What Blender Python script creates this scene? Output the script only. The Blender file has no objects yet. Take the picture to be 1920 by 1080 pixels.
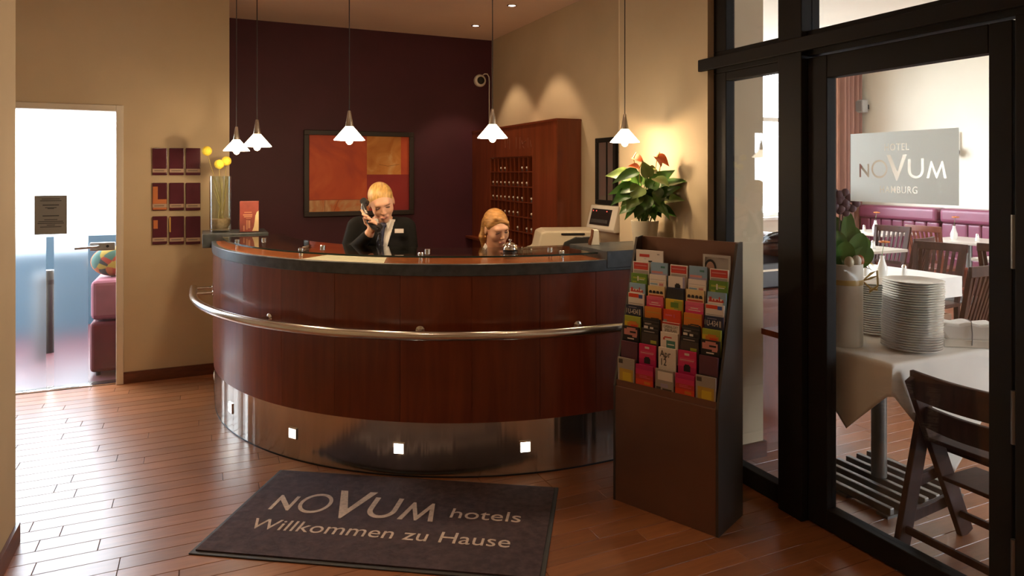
import bpy, math, random
import numpy as np
from mathutils import Vector, Matrix

random.seed(7)
SC = bpy.context.scene
COL = SC.collection
R = math.radians
YAW = R(24.4)
SY, CY = math.sin(YAW), math.cos(YAW)
EYE = 1.57
FPX, CX0, CY0 = 1280.0, 960.0, 325.0

# ---------------------------------------------------------------- camera
cam_d = bpy.data.cameras.new('camera')
cam = bpy.data.objects.new('camera', cam_d)
COL.objects.link(cam)
cam.location = (0, 0, EYE)
cam.rotation_euler = (R(90), 0, -YAW)
cam_d.sensor_width = 36
cam_d.lens = 24
cam_d.shift_y = -215 / 1920
cam_d.clip_start = 0.05
SC.camera = cam

# ---------------------------------------------------------------- world, light, exposure
W = bpy.data.worlds.new('overcast_sky')
SC.world = W
W.use_nodes = True
bg = W.node_tree.nodes['Background']
bg.inputs['Color'].default_value = (0.86, 0.93, 1.0, 1)
bg.inputs['Strength'].default_value = 20.0
SC.view_settings.view_transform = 'Standard'
SC.view_settings.look = 'None'
SC.view_settings.exposure = 0.0
SC.view_settings.gamma = 1.0
SC.view_settings.use_curve_mapping = False
try:
    SC.cycles.max_bounces = 10
    SC.cycles.diffuse_bounces = 5
    SC.cycles.glossy_bounces = 5
    SC.cycles.transmission_bounces = 8
    SC.cycles.transparent_max_bounces = 16
    SC.cycles.sample_clamp_indirect = 6
    SC.cycles.caustics_reflective = False
except Exception:
    pass
LAMP = (1.0, 0.70, 0.40)
PENDANT_W, DOWN_W, ROOM_W = 10.5, 40.0, 10.0


def portal(loc, sx, sy, rot):
    d = bpy.data.lights.new('daylight_portal', 'AREA')
    d.shape = 'RECTANGLE'
    d.size, d.size_y = sx, sy
    d.cycles.is_portal = True
    o = bpy.data.objects.new('daylight_portal', d)
    o.location = loc
    o.rotation_euler = rot
    COL.objects.link(o)


# portals guide the sky light through the openings of the place
portal((-1.03, 6.35, 1.05), 1.0, 2.1, (R(-90), 0, 0))
portal((6.0, 7.74, 2.05), 5.2, 2.3, (R(-90), 0, 0))
portal((7.4, -1.64, 1.8), 2.4, 2.6, (R(90), 0, 0))


# ---------------------------------------------------------------- pixel helpers: a pixel gives a direction, a plane the distance
def ray(px, py):
    u = (px - CX0) / FPX
    return SY + u * CY, CY - u * SY, (CY0 - py) / FPX


def on_z(px, py, z=0.0):
    r = ray(px, py)
    d = (z - EYE) / r[2]
    return Vector((r[0] * d, r[1] * d, z))


def on_x(px, py, X):
    r = ray(px, py)
    d = X / r[0]
    return Vector((X, r[1] * d, EYE + r[2] * d))


def on_y(px, py, Y):
    r = ray(px, py)
    d = Y / r[1]
    return Vector((r[0] * d, Y, EYE + r[2] * d))


def at_d(px, py, d):
    r = ray(px, py)
    return Vector((r[0] * d, r[1] * d, EYE + r[2] * d))


# ---------------------------------------------------------------- materials
MATS = {}


def P(name, col, rough=0.5, metal=0.0, var=0.0, scale=8.0, bump=0.0, stretch=None, emit=None, es=0.0,
      coat=0.0, spec=0.5, sub=0.0, world=False, detail=4.0):
    """principled material; var mixes a noise-driven darker tone into the colour"""
    if name in MATS:
        return MATS[name]
    m = bpy.data.materials.new(name)
    m.use_nodes = True
    nt = m.node_tree
    b = nt.nodes['Principled BSDF']
    b.inputs['Base Color'].default_value = (*col, 1)
    b.inputs['Roughness'].default_value = rough
    b.inputs['Metallic'].default_value = metal
    b.inputs['Specular IOR Level'].default_value = spec
    if coat:
        b.inputs['Coat Weight'].default_value = coat
        b.inputs['Coat Roughness'].default_value = 0.08
    if sub:
        b.inputs['Subsurface Weight'].default_value = sub
        b.inputs['Subsurface Radius'].default_value = (0.02, 0.008, 0.004)
        b.inputs['Subsurface Scale'].default_value = 0.3
    if emit:
        b.inputs['Emission Color'].default_value = (*emit, 1)
        b.inputs['Emission Strength'].default_value = es
    if var or bump:
        if world:
            g = nt.nodes.new('ShaderNodeNewGeometry')
            src = g.outputs['Position']
        else:
            g = nt.nodes.new('ShaderNodeTexCoord')
            src = g.outputs['Object']
        mp = nt.nodes.new('ShaderNodeMapping')
        nt.links.new(src, mp.inputs['Vector'])
        if stretch:
            mp.inputs['Scale'].default_value = stretch
        n = nt.nodes.new('ShaderNodeTexNoise')
        n.inputs['Scale'].default_value = scale
        n.inputs['Detail'].default_value = detail
        nt.links.new(mp.outputs['Vector'], n.inputs['Vector'])
        if var:
            cr = nt.nodes.new('ShaderNodeValToRGB')
            cr.color_ramp.elements[0].position = 0.32
            cr.color_ramp.elements[1].position = 0.7
            cr.color_ramp.elements[0].color = (*[c * (1 - var) for c in col], 1)
            cr.color_ramp.elements[1].color = (*[min(1, c * (1 + var * 0.6)) for c in col], 1)
            nt.links.new(n.outputs['Fac'], cr.inputs['Fac'])
            nt.links.new(cr.outputs['Color'], b.inputs['Base Color'])
        if bump:
            bp = nt.nodes.new('ShaderNodeBump')
            bp.inputs['Strength'].default_value = bump
            bp.inputs['Distance'].default_value = 0.01
            nt.links.new(n.outputs['Fac'], bp.inputs['Height'])
            nt.links.new(bp.outputs['Normal'], b.inputs['Normal'])
    MATS[name] = m
    return m


def wood(name, c1, c2, rough=0.3, stretch=(1, 12, 12), scale=3.0, coat=0.0, per=0.25, world=True, spec=0.5, bump=0.05):
    """wood grain stretched along one axis, each piece with a tone of its own"""
    if name in MATS:
        return MATS[name]
    m = bpy.data.materials.new(name)
    m.use_nodes = True
    nt = m.node_tree
    N, L = nt.nodes, nt.links
    b = N['Principled BSDF']
    src = N.new('ShaderNodeNewGeometry').outputs['Position'] if world else N.new('ShaderNodeTexCoord').outputs['Object']
    mp = N.new('ShaderNodeMapping')
    mp.inputs['Scale'].default_value = stretch
    L.new(src, mp.inputs['Vector'])
    oi = N.new('ShaderNodeObjectInfo')
    isl = N.new('ShaderNodeNewGeometry')
    ad = N.new('ShaderNodeMath')
    ad.operation = 'ADD'
    L.new(oi.outputs['Random'], ad.inputs[0])
    L.new(isl.outputs['Random Per Island'], ad.inputs[1])
    fr = N.new('ShaderNodeMath')
    fr.operation = 'FRACT'
    L.new(ad.outputs[0], fr.inputs[0])
    off = N.new('ShaderNodeVectorMath')
    off.operation = 'ADD'
    sc = N.new('ShaderNodeMath')
    sc.operation = 'MULTIPLY'
    sc.inputs[1].default_value = 37.0
    L.new(fr.outputs[0], sc.inputs[0])
    L.new(mp.outputs[0], off.inputs[0])
    L.new(sc.outputs[0], off.inputs[1])
    n = N.new('ShaderNodeTexNoise')
    n.inputs['Scale'].default_value = scale
    n.inputs['Detail'].default_value = 6
    n.inputs['Distortion'].default_value = 0.6
    L.new(off.outputs[0], n.inputs['Vector'])
    cr = N.new('ShaderNodeValToRGB')
    cr.color_ramp.elements[0].position = 0.3
    cr.color_ramp.elements[1].position = 0.72
    cr.color_ramp.elements[0].color = (*c1, 1)
    cr.color_ramp.elements[1].color = (*c2, 1)
    L.new(n.outputs['Fac'], cr.inputs['Fac'])
    hv = N.new('ShaderNodeHueSaturation')
    mr = N.new('ShaderNodeMapRange')
    mr.inputs['To Min'].default_value = 1 - per
    mr.inputs['To Max'].default_value = 1 + per
    L.new(fr.outputs[0], mr.inputs['Value'])
    L.new(mr.outputs[0], hv.inputs['Value'])
    L.new(cr.outputs[0], hv.inputs['Color'])
    L.new(hv.outputs[0], b.inputs['Base Color'])
    b.inputs['Roughness'].default_value = rough
    b.inputs['Specular IOR Level'].default_value = spec
    if coat:
        b.inputs['Coat Weight'].default_value = coat
        b.inputs['Coat Roughness'].default_value = 0.1
    if bump:
        bp = N.new('ShaderNodeBump')
        bp.inputs['Strength'].default_value = bump
        bp.inputs['Distance'].default_value = 0.004
        L.new(n.outputs['Fac'], bp.inputs['Height'])
        L.new(bp.outputs[0], b.inputs['Normal'])
    MATS[name] = m
    return m


def glass(name, tint=(1, 1, 1), refl=0.05, rough=0.0, power=4.0):
    """clear pane: transparent with a mirror layer growing towards grazing angles"""
    if name in MATS:
        return MATS[name]
    m = bpy.data.materials.new(name)
    m.use_nodes = True
    nt = m.node_tree
    N, L = nt.nodes, nt.links
    N.remove(N['Principled BSDF'])
    out = N['Material Output']
    tr = N.new('ShaderNodeBsdfTransparent')
    tr.inputs['Color'].default_value = (*tint, 1)
    gl = N.new('ShaderNodeBsdfGlossy')
    gl.inputs['Roughness'].default_value = rough
    lw = N.new('ShaderNodeLayerWeight')
    lw.inputs['Blend'].default_value = 0.5
    pw = N.new('ShaderNodeMath')
    pw.operation = 'POWER'
    pw.inputs[1].default_value = power
    L.new(lw.outputs['Facing'], pw.inputs[0])
    ma = N.new('ShaderNodeMath')
    ma.operation = 'MULTIPLY_ADD'
    ma.inputs[1].default_value = 0.75
    ma.inputs[2].default_value = refl
    L.new(pw.outputs[0], ma.inputs[0])
    mx = N.new('ShaderNodeMixShader')
    L.new(ma.outputs[0], mx.inputs[0])
    L.new(tr.outputs[0], mx.inputs[1])
    L.new(gl.outputs[0], mx.inputs[2])
    L.new(mx.outputs[0], out.inputs['Surface'])
    MATS[name] = m
    return m


def film(name, col, clear=0.0, rough=0.4, refr=True):
    """frosted film: rough see-through mixed with a scattering layer"""
    if name in MATS:
        return MATS[name]
    m = bpy.data.materials.new(name)
    m.use_nodes = True
    nt = m.node_tree
    N, L = nt.nodes, nt.links
    N.remove(N['Principled BSDF'])
    out = N['Material Output']
    rf = N.new('ShaderNodeBsdfRefraction')
    rf.inputs['IOR'].default_value = 1.25
    rf.inputs['Roughness'].default_value = rough
    rf.inputs['Color'].default_value = (*col, 1)
    df = N.new('ShaderNodeBsdfDiffuse')
    df.inputs['Color'].default_value = (*col, 1)
    tl = N.new('ShaderNodeBsdfTranslucent')
    tl.inputs['Color'].default_value = (*col, 1)
    m1 = N.new('ShaderNodeMixShader')
    m1.inputs[0].default_value = 0.5
    L.new(df.outputs[0], m1.inputs[1])
    L.new(tl.outputs[0], m1.inputs[2])
    m2 = N.new('ShaderNodeMixShader')
    m2.inputs[0].default_value = 1 - clear
    L.new(rf.outputs[0], m2.inputs[1])
    L.new(m1.outputs[0], m2.inputs[2])
    L.new(m2.outputs[0], out.inputs['Surface'])
    MATS[name] = m
    return m


M_BEIGE = P('beige_paint', (0.53, 0.43, 0.29), 0.75, var=0.06, scale=2.5, bump=0.03, world=True)
M_CREAM = P('cream_paint', (0.86, 0.82, 0.70), 0.8, var=0.04, scale=2, world=True)
M_PURPLE = P('aubergine_paint', (0.060, 0.008, 0.019), 0.6, var=0.12, scale=3, world=True)
M_CEIL = P('ceiling_paint', (0.86, 0.69, 0.56), 0.85, var=0.04, scale=2, world=True)
M_BASE = wood('baseboard_wood', (0.07, 0.018, 0.008), (0.13, 0.035, 0.014), 0.35, (4, 4, 20), 2.0, per=0.1)
M_PLANK = wood('plank_wood', (0.215, 0.074, 0.025), (0.300, 0.108, 0.037), 0.32, (2.0, 22, 10), 2.0, per=0.16, spec=0.85, bump=0.0)
M_GAP = P('plank_joint', (0.03, 0.012, 0.006), 0.8)
M_CHERRY = wood('cherry_veneer', (0.135, 0.020, 0.005), (0.205, 0.038, 0.010), 0.3, (14, 14, 1.2), 1.6, per=0.12, coat=0.2)
M_CHERRY_TOP = wood('cherry_top', (0.26, 0.065, 0.02), (0.38, 0.11, 0.035), 0.25, (6, 6, 6), 1.5, per=0.1, coat=0.3)
M_CAB = wood('cabinet_cherry', (0.13, 0.026, 0.008), (0.21, 0.048, 0.016), 0.3, (14, 14, 1.2), 1.4, per=0.08, coat=0.2)
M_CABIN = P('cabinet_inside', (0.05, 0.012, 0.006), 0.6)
M_STEEL = P('brushed_steel', (0.62, 0.58, 0.52), 0.2, 1.0, var=0.08, scale=2.6, stretch=(4, 4, 0.03), bump=1.0, world=True, detail=2)
M_RAIL = P('rail_steel', (0.70, 0.66, 0.60), 0.2, 1.0)
M_CHROME = P('chrome', (0.85, 0.84, 0.82), 0.06, 1.0)
M_SLATE = P('slate_stone', (0.060, 0.070, 0.078), 0.32, var=0.35, scale=22, bump=0.05, world=True)
M_ANTH = P('anthracite_metal', (0.016, 0.014, 0.013), 0.6, spec=0.12)
M_BLACK = P('black_plastic', (0.012, 0.012, 0.014), 0.35)
M_WHITE = P('white_plastic', (0.78, 0.74, 0.66), 0.4)
M_PAPER = P('white_paper', (0.80, 0.76, 0.68), 0.7)
M_GLASS = glass('clear_glass')
M_TABLEGLASS = glass('counter_glass', (0.90, 0.95, 0.92), 0.10, 0.0, 2.2)
M_FROST = film('frosted_film', (0.93, 0.97, 1.0), clear=0.975, rough=0.45)
M_SIGN = film('grey_sign_film', (0.86, 0.89, 0.87), clear=0.55, rough=0.6)


# ---------------------------------------------------------------- mesh builder
class MB:
    def __init__(s):
        s.v, s.f, s.m = [], [], []

    def add(s, vs, fs, mi=0):
        o = len(s.v)
        s.v += [tuple(map(float, v)) for v in vs]
        s.f += [tuple(i + o for i in f) for f in fs]
        s.m += [mi] * len(fs)
        return s

    def box(s, x0, x1, y0, y1, z0, z1, mi=0, M=None):
        vs = [(x, y, z) for z in (z0, z1) for y in (y0, y1) for x in (x0, x1)]
        if M is not None:
            vs = [M @ Vector(v) for v in vs]
        return s.add(vs, [(0, 2, 3, 1), (4, 5, 7, 6), (0, 1, 5, 4), (2, 6, 7, 3), (0, 4, 6, 2), (1, 3, 7, 5)], mi)

    def bar(s, p, q, w, h, up=(0, 0, 1), mi=0):
        p, q = Vector(p), Vector(q)
        d = (q - p).normalized()
        sd = d.cross(Vector(up))
        if sd.length < 1e-5:
            sd = d.cross(Vector((1, 0, 0)))
        sd.normalize()
        u = sd.cross(d)
        vs = [e + sd * (w / 2 * a) + u * (h / 2 * b) for e in (p, q) for a, b in ((-1, -1), (1, -1), (1, 1), (-1, 1))]
        return s.add(vs, [(0, 1, 2, 3), (7, 6, 5, 4), (0, 4, 5, 1), (1, 5, 6, 2), (2, 6, 7, 3), (3, 7, 4, 0)], mi)

    def tube(s, pts, r, n=10, caps=True, mi=0, closed=False):
        pts = [Vector(p) for p in pts]
        rr = r if isinstance(r, (list, tuple)) else [r] * len(pts)
        m = len(pts)
        tang = []
        for i in range(m):
            if closed:
                t = pts[(i + 1) % m] - pts[i - 1]
            else:
                t = pts[min(i + 1, m - 1)] - pts[max(i - 1, 0)]
            tang.append(t.normalized())
        ref = Vector((0, 0, 1)) if abs(tang[0].z) < 0.9 else Vector((1, 0, 0))
        nrm = tang[0].cross(ref).normalized()
        vs = []
        for i in range(m):
            nrm = (nrm - tang[i] * nrm.dot(tang[i])).normalized()
            bi = tang[i].cross(nrm)
            vs += [pts[i] + (nrm * math.cos(2 * math.pi * k / n) + bi * math.sin(2 * math.pi * k / n)) * rr[i] for k in range(n)]
        fs = []
        for i in range(m if closed else m - 1):
            j = (i + 1) % m
            fs += [(i * n + k, i * n + (k + 1) % n, j * n + (k + 1) % n, j * n + k) for k in range(n)]
        if caps and not closed:
            fs += [tuple(range(n - 1, -1, -1)), tuple((m - 1) * n + k for k in range(n))]
        return s.add(vs, fs, mi)

    def cyl(s, p, q, r, r2=None, n=16, caps=True, mi=0):
        return s.tube([p, q], [r, r if r2 is None else r2], n, caps, mi)

    def lathe(s, prof, n=24, c=(0, 0, 0), mi=0, close=False):
        vs = [(c[0] + r * math.cos(2 * math.pi * k / n), c[1] + r * math.sin(2 * math.pi * k / n), c[2] + z) for r, z in prof for k in range(n)]
        fs = []
        m = len(prof)
        for i in range(m if close else m - 1):
            j = (i + 1) % m
            fs += [(i * n + k, i * n + (k + 1) % n, j * n + (k + 1) % n, j * n + k) for k in range(n)]
        return s.add(vs, fs, mi)

    def ball(s, c, r, nu=12, nv=8, mi=0, M=None):
        rx, ry, rz = r if isinstance(r, (list, tuple)) else (r, r, r)
        vs, fs = [], []
        for j in range(nv + 1):
            th = math.pi * j / nv
            for k in range(nu):
                a = 2 * math.pi * k / nu
                q = Vector((rx * math.sin(th) * math.cos(a), ry * math.sin(th) * math.sin(a), -rz * math.cos(th)))
                if M is not None:
                    q = M @ q
                vs.append(Vector(c) + q)
        for j in range(nv):
            fs += [(j * nu + k, j * nu + (k + 1) % nu, (j + 1) * nu + (k + 1) % nu, (j + 1) * nu + k) for k in range(nu)]
        return s.add(vs, fs, mi)

    def prism(s, poly, z0, z1, M=None, mi=0):
        n = len(poly)
        vs = [(x, y, z0) for x, y in poly] + [(x, y, z1) for x, y in poly]
        if M is not None:
            vs = [M @ Vector(v) for v in vs]
        fs = [tuple(range(n - 1, -1, -1)), tuple(range(n, 2 * n))]
        fs += [(i, (i + 1) % n, n + (i + 1) % n, n + i) for i in range(n)]
        return s.add(vs, fs, mi)

    def quad(s, a, b, c, d, mi=0):
        return s.add([a, b, c, d], [(0, 1, 2, 3)], mi)

    def sweep(s, A, B, z0, z1, mi=0):
        """solid between two plan polylines of equal length"""
        n = len(A)
        vs = [(x, y, z0) for x, y in A] + [(x, y, z0) for x, y in B] + [(x, y, z1) for x, y in A] + [(x, y, z1) for x, y in B]
        fs = []
        for i in range(n - 1):
            fs += [(i, i + 1, 2 * n + i + 1, 2 * n + i), (n + i + 1, n + i, 3 * n + i, 3 * n + i + 1),
                   (2 * n + i, 2 * n + i + 1, 3 * n + i + 1, 3 * n + i), (i + 1, i, n + i, n + i + 1)]
        fs += [(0, 2 * n, 3 * n, n), (n - 1, 2 * n - 1, 4 * n - 1, 3 * n - 1)]
        return s.add(vs, fs, mi)

    def mesh(s, name, mats, smooth=None, fix=True):
        me = bpy.data.meshes.new(name)
        me.from_pydata(s.v, [], s.f)
        for m in (mats if isinstance(mats, (list, tuple)) else [mats]):
            me.materials.append(m)
        me.polygons.foreach_set('material_index', s.m)
        if fix:
            import bmesh
            b = bmesh.new()
            b.from_mesh(me)
            bmesh.ops.recalc_face_normals(b, faces=b.faces)
            b.to_mesh(me)
            b.free()
        if smooth:
            me.polygons.foreach_set('use_smooth', [True] * len(me.polygons))
            me.set_sharp_from_angle(angle=R(smooth))
        me.update()
        return me

    def build(s, name, mats, parent=None, smooth=None, bevel=0.0, fix=True, seg=2):
        o = bpy.data.objects.new(name, s.mesh(name, mats, smooth, fix))
        COL.objects.link(o)
        if parent is not None:
            o.parent = parent
        if bevel:
            md = o.modifiers.new('bevel', 'BEVEL')
            md.width = bevel
            md.segments = seg
            md.limit_method = 'ANGLE'
            md.harden_normals = False
        return o


def obj(name, me, parent=None):
    o = bpy.data.objects.new(name, me)
    COL.objects.link(o)
    if parent is not None:
        o.parent = parent
    return o


def tag(o, label=None, cat=None, group=None, kind=None):
    if label:
        o['label'] = label
    if cat:
        o['category'] = cat
    if group:
        o['group'] = group
    if kind:
        o['kind'] = kind
    return o


def thing(name, label, cat, loc=(0, 0, 0), rz=0.0, group=None):
    o = bpy.data.objects.new(name, None)
    o.empty_display_size = 0.05
    COL.objects.link(o)
    o.location = loc
    o.rotation_euler = (0, 0, rz)
    return tag(o, label, cat, group)


def root(name):
    o = bpy.data.objects.new(name, None)
    o.empty_display_size = 0.05
    COL.objects.link(o)
    return tag(o, kind='structure')


def copy_tree(o, loc=None, rz=None, label=None, group=None, parent=None):
    c = o.copy()
    COL.objects.link(c)
    c.parent = parent
    for ch in o.children:
        copy_tree(ch, parent=c)
    if loc is not None:
        c.location = loc
    if rz is not None:
        c.rotation_euler = (0, 0, rz)
    return tag(c, label, None, group)


def basis(o, org, ux, uy):
    ux, uy = Vector(ux).normalized(), Vector(uy).normalized()
    uz = ux.cross(uy)
    return Matrix(((ux.x, uy.x, uz.x, org[0]), (ux.y, uy.y, uz.y, org[1]), (ux.z, uy.z, uz.z, org[2]), (0, 0, 0, 1)))


def from_curve(cu):
    o = bpy.data.objects.new('tmp', cu)
    COL.objects.link(o)
    bpy.context.view_layer.update()
    me = bpy.data.meshes.new_from_object(o.evaluated_get(bpy.context.evaluated_depsgraph_get()))
    bpy.data.objects.remove(o)
    return me


def text_flat(s, w=None, h=None, align='CENTER', bold=0.0, space=1.0):
    """flat filled lettering as vertices, faces, scaled to width w and height h, centred"""
    cu = bpy.data.curves.new('tmp', 'FONT')
    cu.body = s
    cu.resolution_u = 3
    cu.space_line = 0.85
    cu.align_x = align
    cu.offset = bold
    cu.space_character = space
    me = from_curve(cu)
    v = np.array([p.co[:] for p in me.vertices])
    f = [tuple(p.vertices) for p in me.polygons]
    bpy.data.meshes.remove(me)
    bpy.data.curves.remove(cu)
    lo, hi = v.min(0), v.max(0)
    sx = w / (hi[0] - lo[0]) if w else None
    sy = h / (hi[1] - lo[1]) if h else sx
    sx = sx or sy
    v = (v - (lo + hi) / 2) * np.array([sx, sy, 0])
    return v, f


def loops_of(v, f):
    """boundary loops of a flat filled mesh"""
    key = {}
    ids = []
    for p in v:
        k = (round(p[0], 6), round(p[1], 6))
        ids.append(key.setdefault(k, len(key)))
    pts = list(key)
    cnt = {}
    for fc in f:
        g = [ids[i] for i in fc]
        for a, b in zip(g, g[1:] + g[:1]):
            if a != b:
                cnt[(a, b)] = cnt.get((a, b), 0) + 1
    nxt = {a: b for (a, b) in cnt if (b, a) not in cnt}
    out = []
    while nxt:
        a = next(iter(nxt))
        lp = [a]
        b = nxt.pop(a)
        while b != a and b in nxt:
            lp.append(b)
            b = nxt.pop(b)
        out.append([pts[i] for i in lp])
    return out


def fill(loops):
    cu = bpy.data.curves.new('tmp', 'CURVE')
    cu.dimensions = '2D'
    cu.fill_mode = 'BOTH'
    for lp in loops:
        sp = cu.splines.new('POLY')
        sp.points.add(len(lp) - 1)
        for p, q in zip(sp.points, lp):
            p.co = (q[0] * 100, q[1] * 100, 0, 1)
        sp.use_cyclic_u = True
    me = from_curve(cu)
    v = np.array([p.co[:] for p in me.vertices]) / 100
    f = [tuple(p.vertices) for p in me.polygons]
    bpy.data.meshes.remove(me)
    bpy.data.curves.remove(cu)
    return v, f


def slab(v, f, t, name, mat, parent=None, M=None):
    """thin solid from a flat mesh"""
    n = len(v)
    key = {}
    e = {}
    for fc in f:
        for a, b in zip(fc, fc[1:] + fc[:1]):
            e[(a, b)] = 1
    mb = MB()
    vs = [Vector((p[0], p[1], 0)) for p in v] + [Vector((p[0], p[1], t)) for p in v]
    if M is not None:
        vs = [M @ q for q in vs]
    fs = [tuple(reversed(fc)) for fc in f] + [tuple(i + n for i in fc) for fc in f]
    fs += [(a, b, b + n, a + n) for (a, b) in e if (b, a) not in e]
    mb.add(vs, fs)
    return mb.build(name, mat, parent, fix=False)


def logo_loops(x0, y0, w, h):
    """the N-O-V-U-M word mark: small N, round O, tall V, U, M; fitted into width w and V height h"""
    def pol(pts):
        return [(x0 + px / 1045 * w, y0 + (705 - py) / 337 * h) for px, py in pts]
    L = []
    L.append(pol([(0, 660), (0, 480), (14, 480), (108, 600), (108, 485), (130, 485), (130, 660), (116, 660), (22, 540), (22, 660)]))
    def ell(cx, cy, rx, ry, n=36):
        return pol([(cx + rx * math.cos(2 * math.pi * i / n), cy + ry * math.sin(2 * math.pi * i / n)) for i in range(n)])
    L.append(ell(262, 552, 103, 120))
    L.append(ell(262, 552, 80, 95))
    L.append(pol([(355, 372), (402, 372), (487, 590), (553, 370), (602, 368), (486, 705), (473, 705)]))
    a = [(612, 430), (645, 430), (645, 570)]
    a += [(705 - 60 * math.cos(t), 570 + 72 * math.sin(t)) for t in [math.pi * i / 14 for i in range(1, 14)]]
    a += [(765, 570), (765, 425), (796, 425), (796, 570)]
    a += [(704 + 92 * math.cos(t), 570 + 102 * math.sin(t)) for t in [math.pi * i / 16 for i in range(1, 16)]]
    a += [(612, 570)]
    L.append(pol(a))
    L.append(pol([(825, 668), (870, 460), (886, 460), (936, 610), (990, 460), (1006, 460), (1045, 668), (1015, 668), (992, 530), (944, 668), (930, 668), (882, 532), (856, 668)]))
    return L

# ================================================================ the setting
H = 2.96            # lobby ceiling
YD = 5.84           # wall with the glass door
YN = 6.60           # aubergine wall of the niche
XW = 2.45           # short wall between lobby and dining room
XN = 2.76           # niche side wall
XF, YF, YB = 9.60, 7.69, -1.60   # dining room far wall, window wall, street side
HD = 3.35           # dining room ceiling


def shell(name, boxes, mat, kind='structure'):
    m = MB()
    for b in boxes:
        m.box(*b)
    return tag(m.build(name, mat), kind=kind)


shell('wall_left', [(-1.15, -0.72, YB, 3.5, 0, H)], M_BEIGE)
shell('wall_corridor', [(-2.6, -2.4, 3.0, 6.04, 0, H), (-2.4, -1.15, 3.0, 3.2, 0, H)], M_BEIGE)
shell('wall_back', [(-2.4, -1.52, YD, YD + 0.2, 0, H), (-0.545, 0.195, YD, YD + 0.2, 0, H), (-1.52, -0.545, YD, YD + 0.2, 2.065, H),
                    (-0.1, 0.195, YD + 0.2, YN + 0.15, 0, H)], M_BEIGE)
shell('wall_accent', [(0.195, 2.92, YN, YN + 0.15, 0, H)], M_PURPLE)
shell('wall_niche', [(XN, 2.92, 3.72, YN, 0, H)], M_BEIGE)
shell('wall_right', [(XW, 2.84, 2.88, 3.72, 0, HD), (2.47, 2.60, YB, 2.88, H + 0.02, HD), (XN, 2.84, 3.72, YF, H, HD), (2.78, 2.92, YN + 0.15, YF, 0, HD)], M_BEIGE)
shell('wall_front', [(-0.9, 2.6, YB - 0.2, YB, 0, H)], M_BEIGE)
shell('ceiling', [(-2.6, 2.92, YB - 0.2, YN + 0.15, H, H + 0.02)], M_CEIL)
shell('ceiling_dining', [(2.5, XF + 0.2, YB - 0.2, YF + 0.2, HD, HD + 0.1)], M_CREAM)
shell('wall_dining', [(XF, XF + 0.2, YB - 0.2, YF + 0.2, 0, HD)], M_CREAM)
shell('wall_window', [(2.92, 3.4, YF, YF + 0.2, 0, HD), (8.6, XF, YF, YF + 0.2, 0, HD), (3.4, 8.6, YF, YF + 0.2, 0, 0.92), (3.4, 8.6, YF, YF + 0.2, 3.2, HD)], M_CREAM)
shell('wall_street', [(2.6, 6.2, YB - 0.2, YB, 0, HD), (8.6, XF, YB - 0.2, YB, 0, HD), (6.2, 8.6, YB - 0.2, YB, 0, 0.5), (6.2, 8.6, YB - 0.2, YB, 3.1, HD)], M_CREAM)
shell('baseboard_back', [(-0.545, 0.195, YD - 0.014, YD, 0, 0.085)], M_BASE)
shell('baseboard_left', [(-0.72, -0.706, YB, 3.5, 0, 0.085), (-1.15, -0.706, 3.5, 3.514, 0, 0.085)], M_BASE)
shell('baseboard_right', [(2.58, 2.84, 2.866, 2.88, 0, 0.085), (2.84, 2.854, 2.866, 2.94, 0, 0.085)], M_BASE)
shell('baseboard_dining', [(XF - 0.014, XF, YB, YF, 0, 0.09)], M_BASE)

# ---- floor: each plank a piece, long side along the back wall
floor = shell('floor', [(-2.6, XF + 0.2, YB - 0.2, YD + 0.1, -0.06, -0.004), (0.0, XF + 0.2, YD + 0.1, YF + 0.2, -0.06, -0.004)], M_GAP)
PW, PL = 0.098, 0.95
pm = MB()
ci, t_ = 0.0022, 0.0022
vs = [(x, y, -0.004) for y in (0.0010, PW - 0.0010) for x in (0.0010, PL - 0.0010)]
vs += [(x, y, -t_) for y in (0.0010, PW - 0.0010) for x in (0.0010, PL - 0.0010)]
vs += [(x, y, 0.0) for y in (ci, PW - ci) for x in (ci, PL - ci)]
pm.add(vs, [(0, 1, 5, 4), (1, 3, 7, 5), (3, 2, 6, 7), (2, 0, 4, 6), (4, 5, 9, 8), (5, 7, 11, 9), (7, 6, 10, 11), (6, 4, 8, 10), (8, 9, 11, 10)])
plank_me = pm.mesh('floor_plank', M_PLANK, fix=False)
spots = []
rng = random.Random(3)
y = YB
while y < YF:
    x = -2.6 - rng.random() * PL
    while x < XF:
        if not (y > YD and x < 0.0):
            spots.append((x, y))
        x += PL
    y += PW


def plank_px(x, y):
    q = []
    for a in (x, x + PL):
        for b in (y, y + PW):
            d = a * SY + b * CY
            if d < 0.3:
                return 0
            q.append((CX0 + FPX * (a * CY - b * SY) / d, CY0 + FPX * EYE / d))
    cx, cy = sum(p[0] for p in q) / 4, sum(p[1] for p in q) / 4
    if not (-60 < cx < 1980 and cy < 1110):
        return 0
    # hidden under the counter, behind the walls or the stair block
    mx, my = x + PL / 2, y + PW / 2
    if my > 5.9 and mx < 2.6:
        return 0
    if math.hypot(mx - 1.93, my - 5.02) < 1.6 and my < 6.6 and mx > 0.2 and mx < 2.9:
        return 0
    if mx < -1.2 and my < 3.4:
        return 0
    if mx > 2.9 and my > 5:
        return 0
    A, B = q[0], q[3]
    return abs(q[1][0] - q[0][0]) * abs(q[2][1] - q[0][1]) + 0.01


spots.sort(key=lambda s: -plank_px(*s))
for sx_, sy_ in spots[:290]:
    o = obj('floor_plank', plank_me, floor)
    o.location = (sx_, sy_, 0)
rest = MB()
pv, pf = pm.v, pm.f
for sx_, sy_ in spots[290:]:
    rest.add([(v[0] + sx_, v[1] + sy_, v[2]) for v in pv], pf)
tag(rest.build('floor_planking', M_PLANK, floor, fix=False), kind='stuff')

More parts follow.
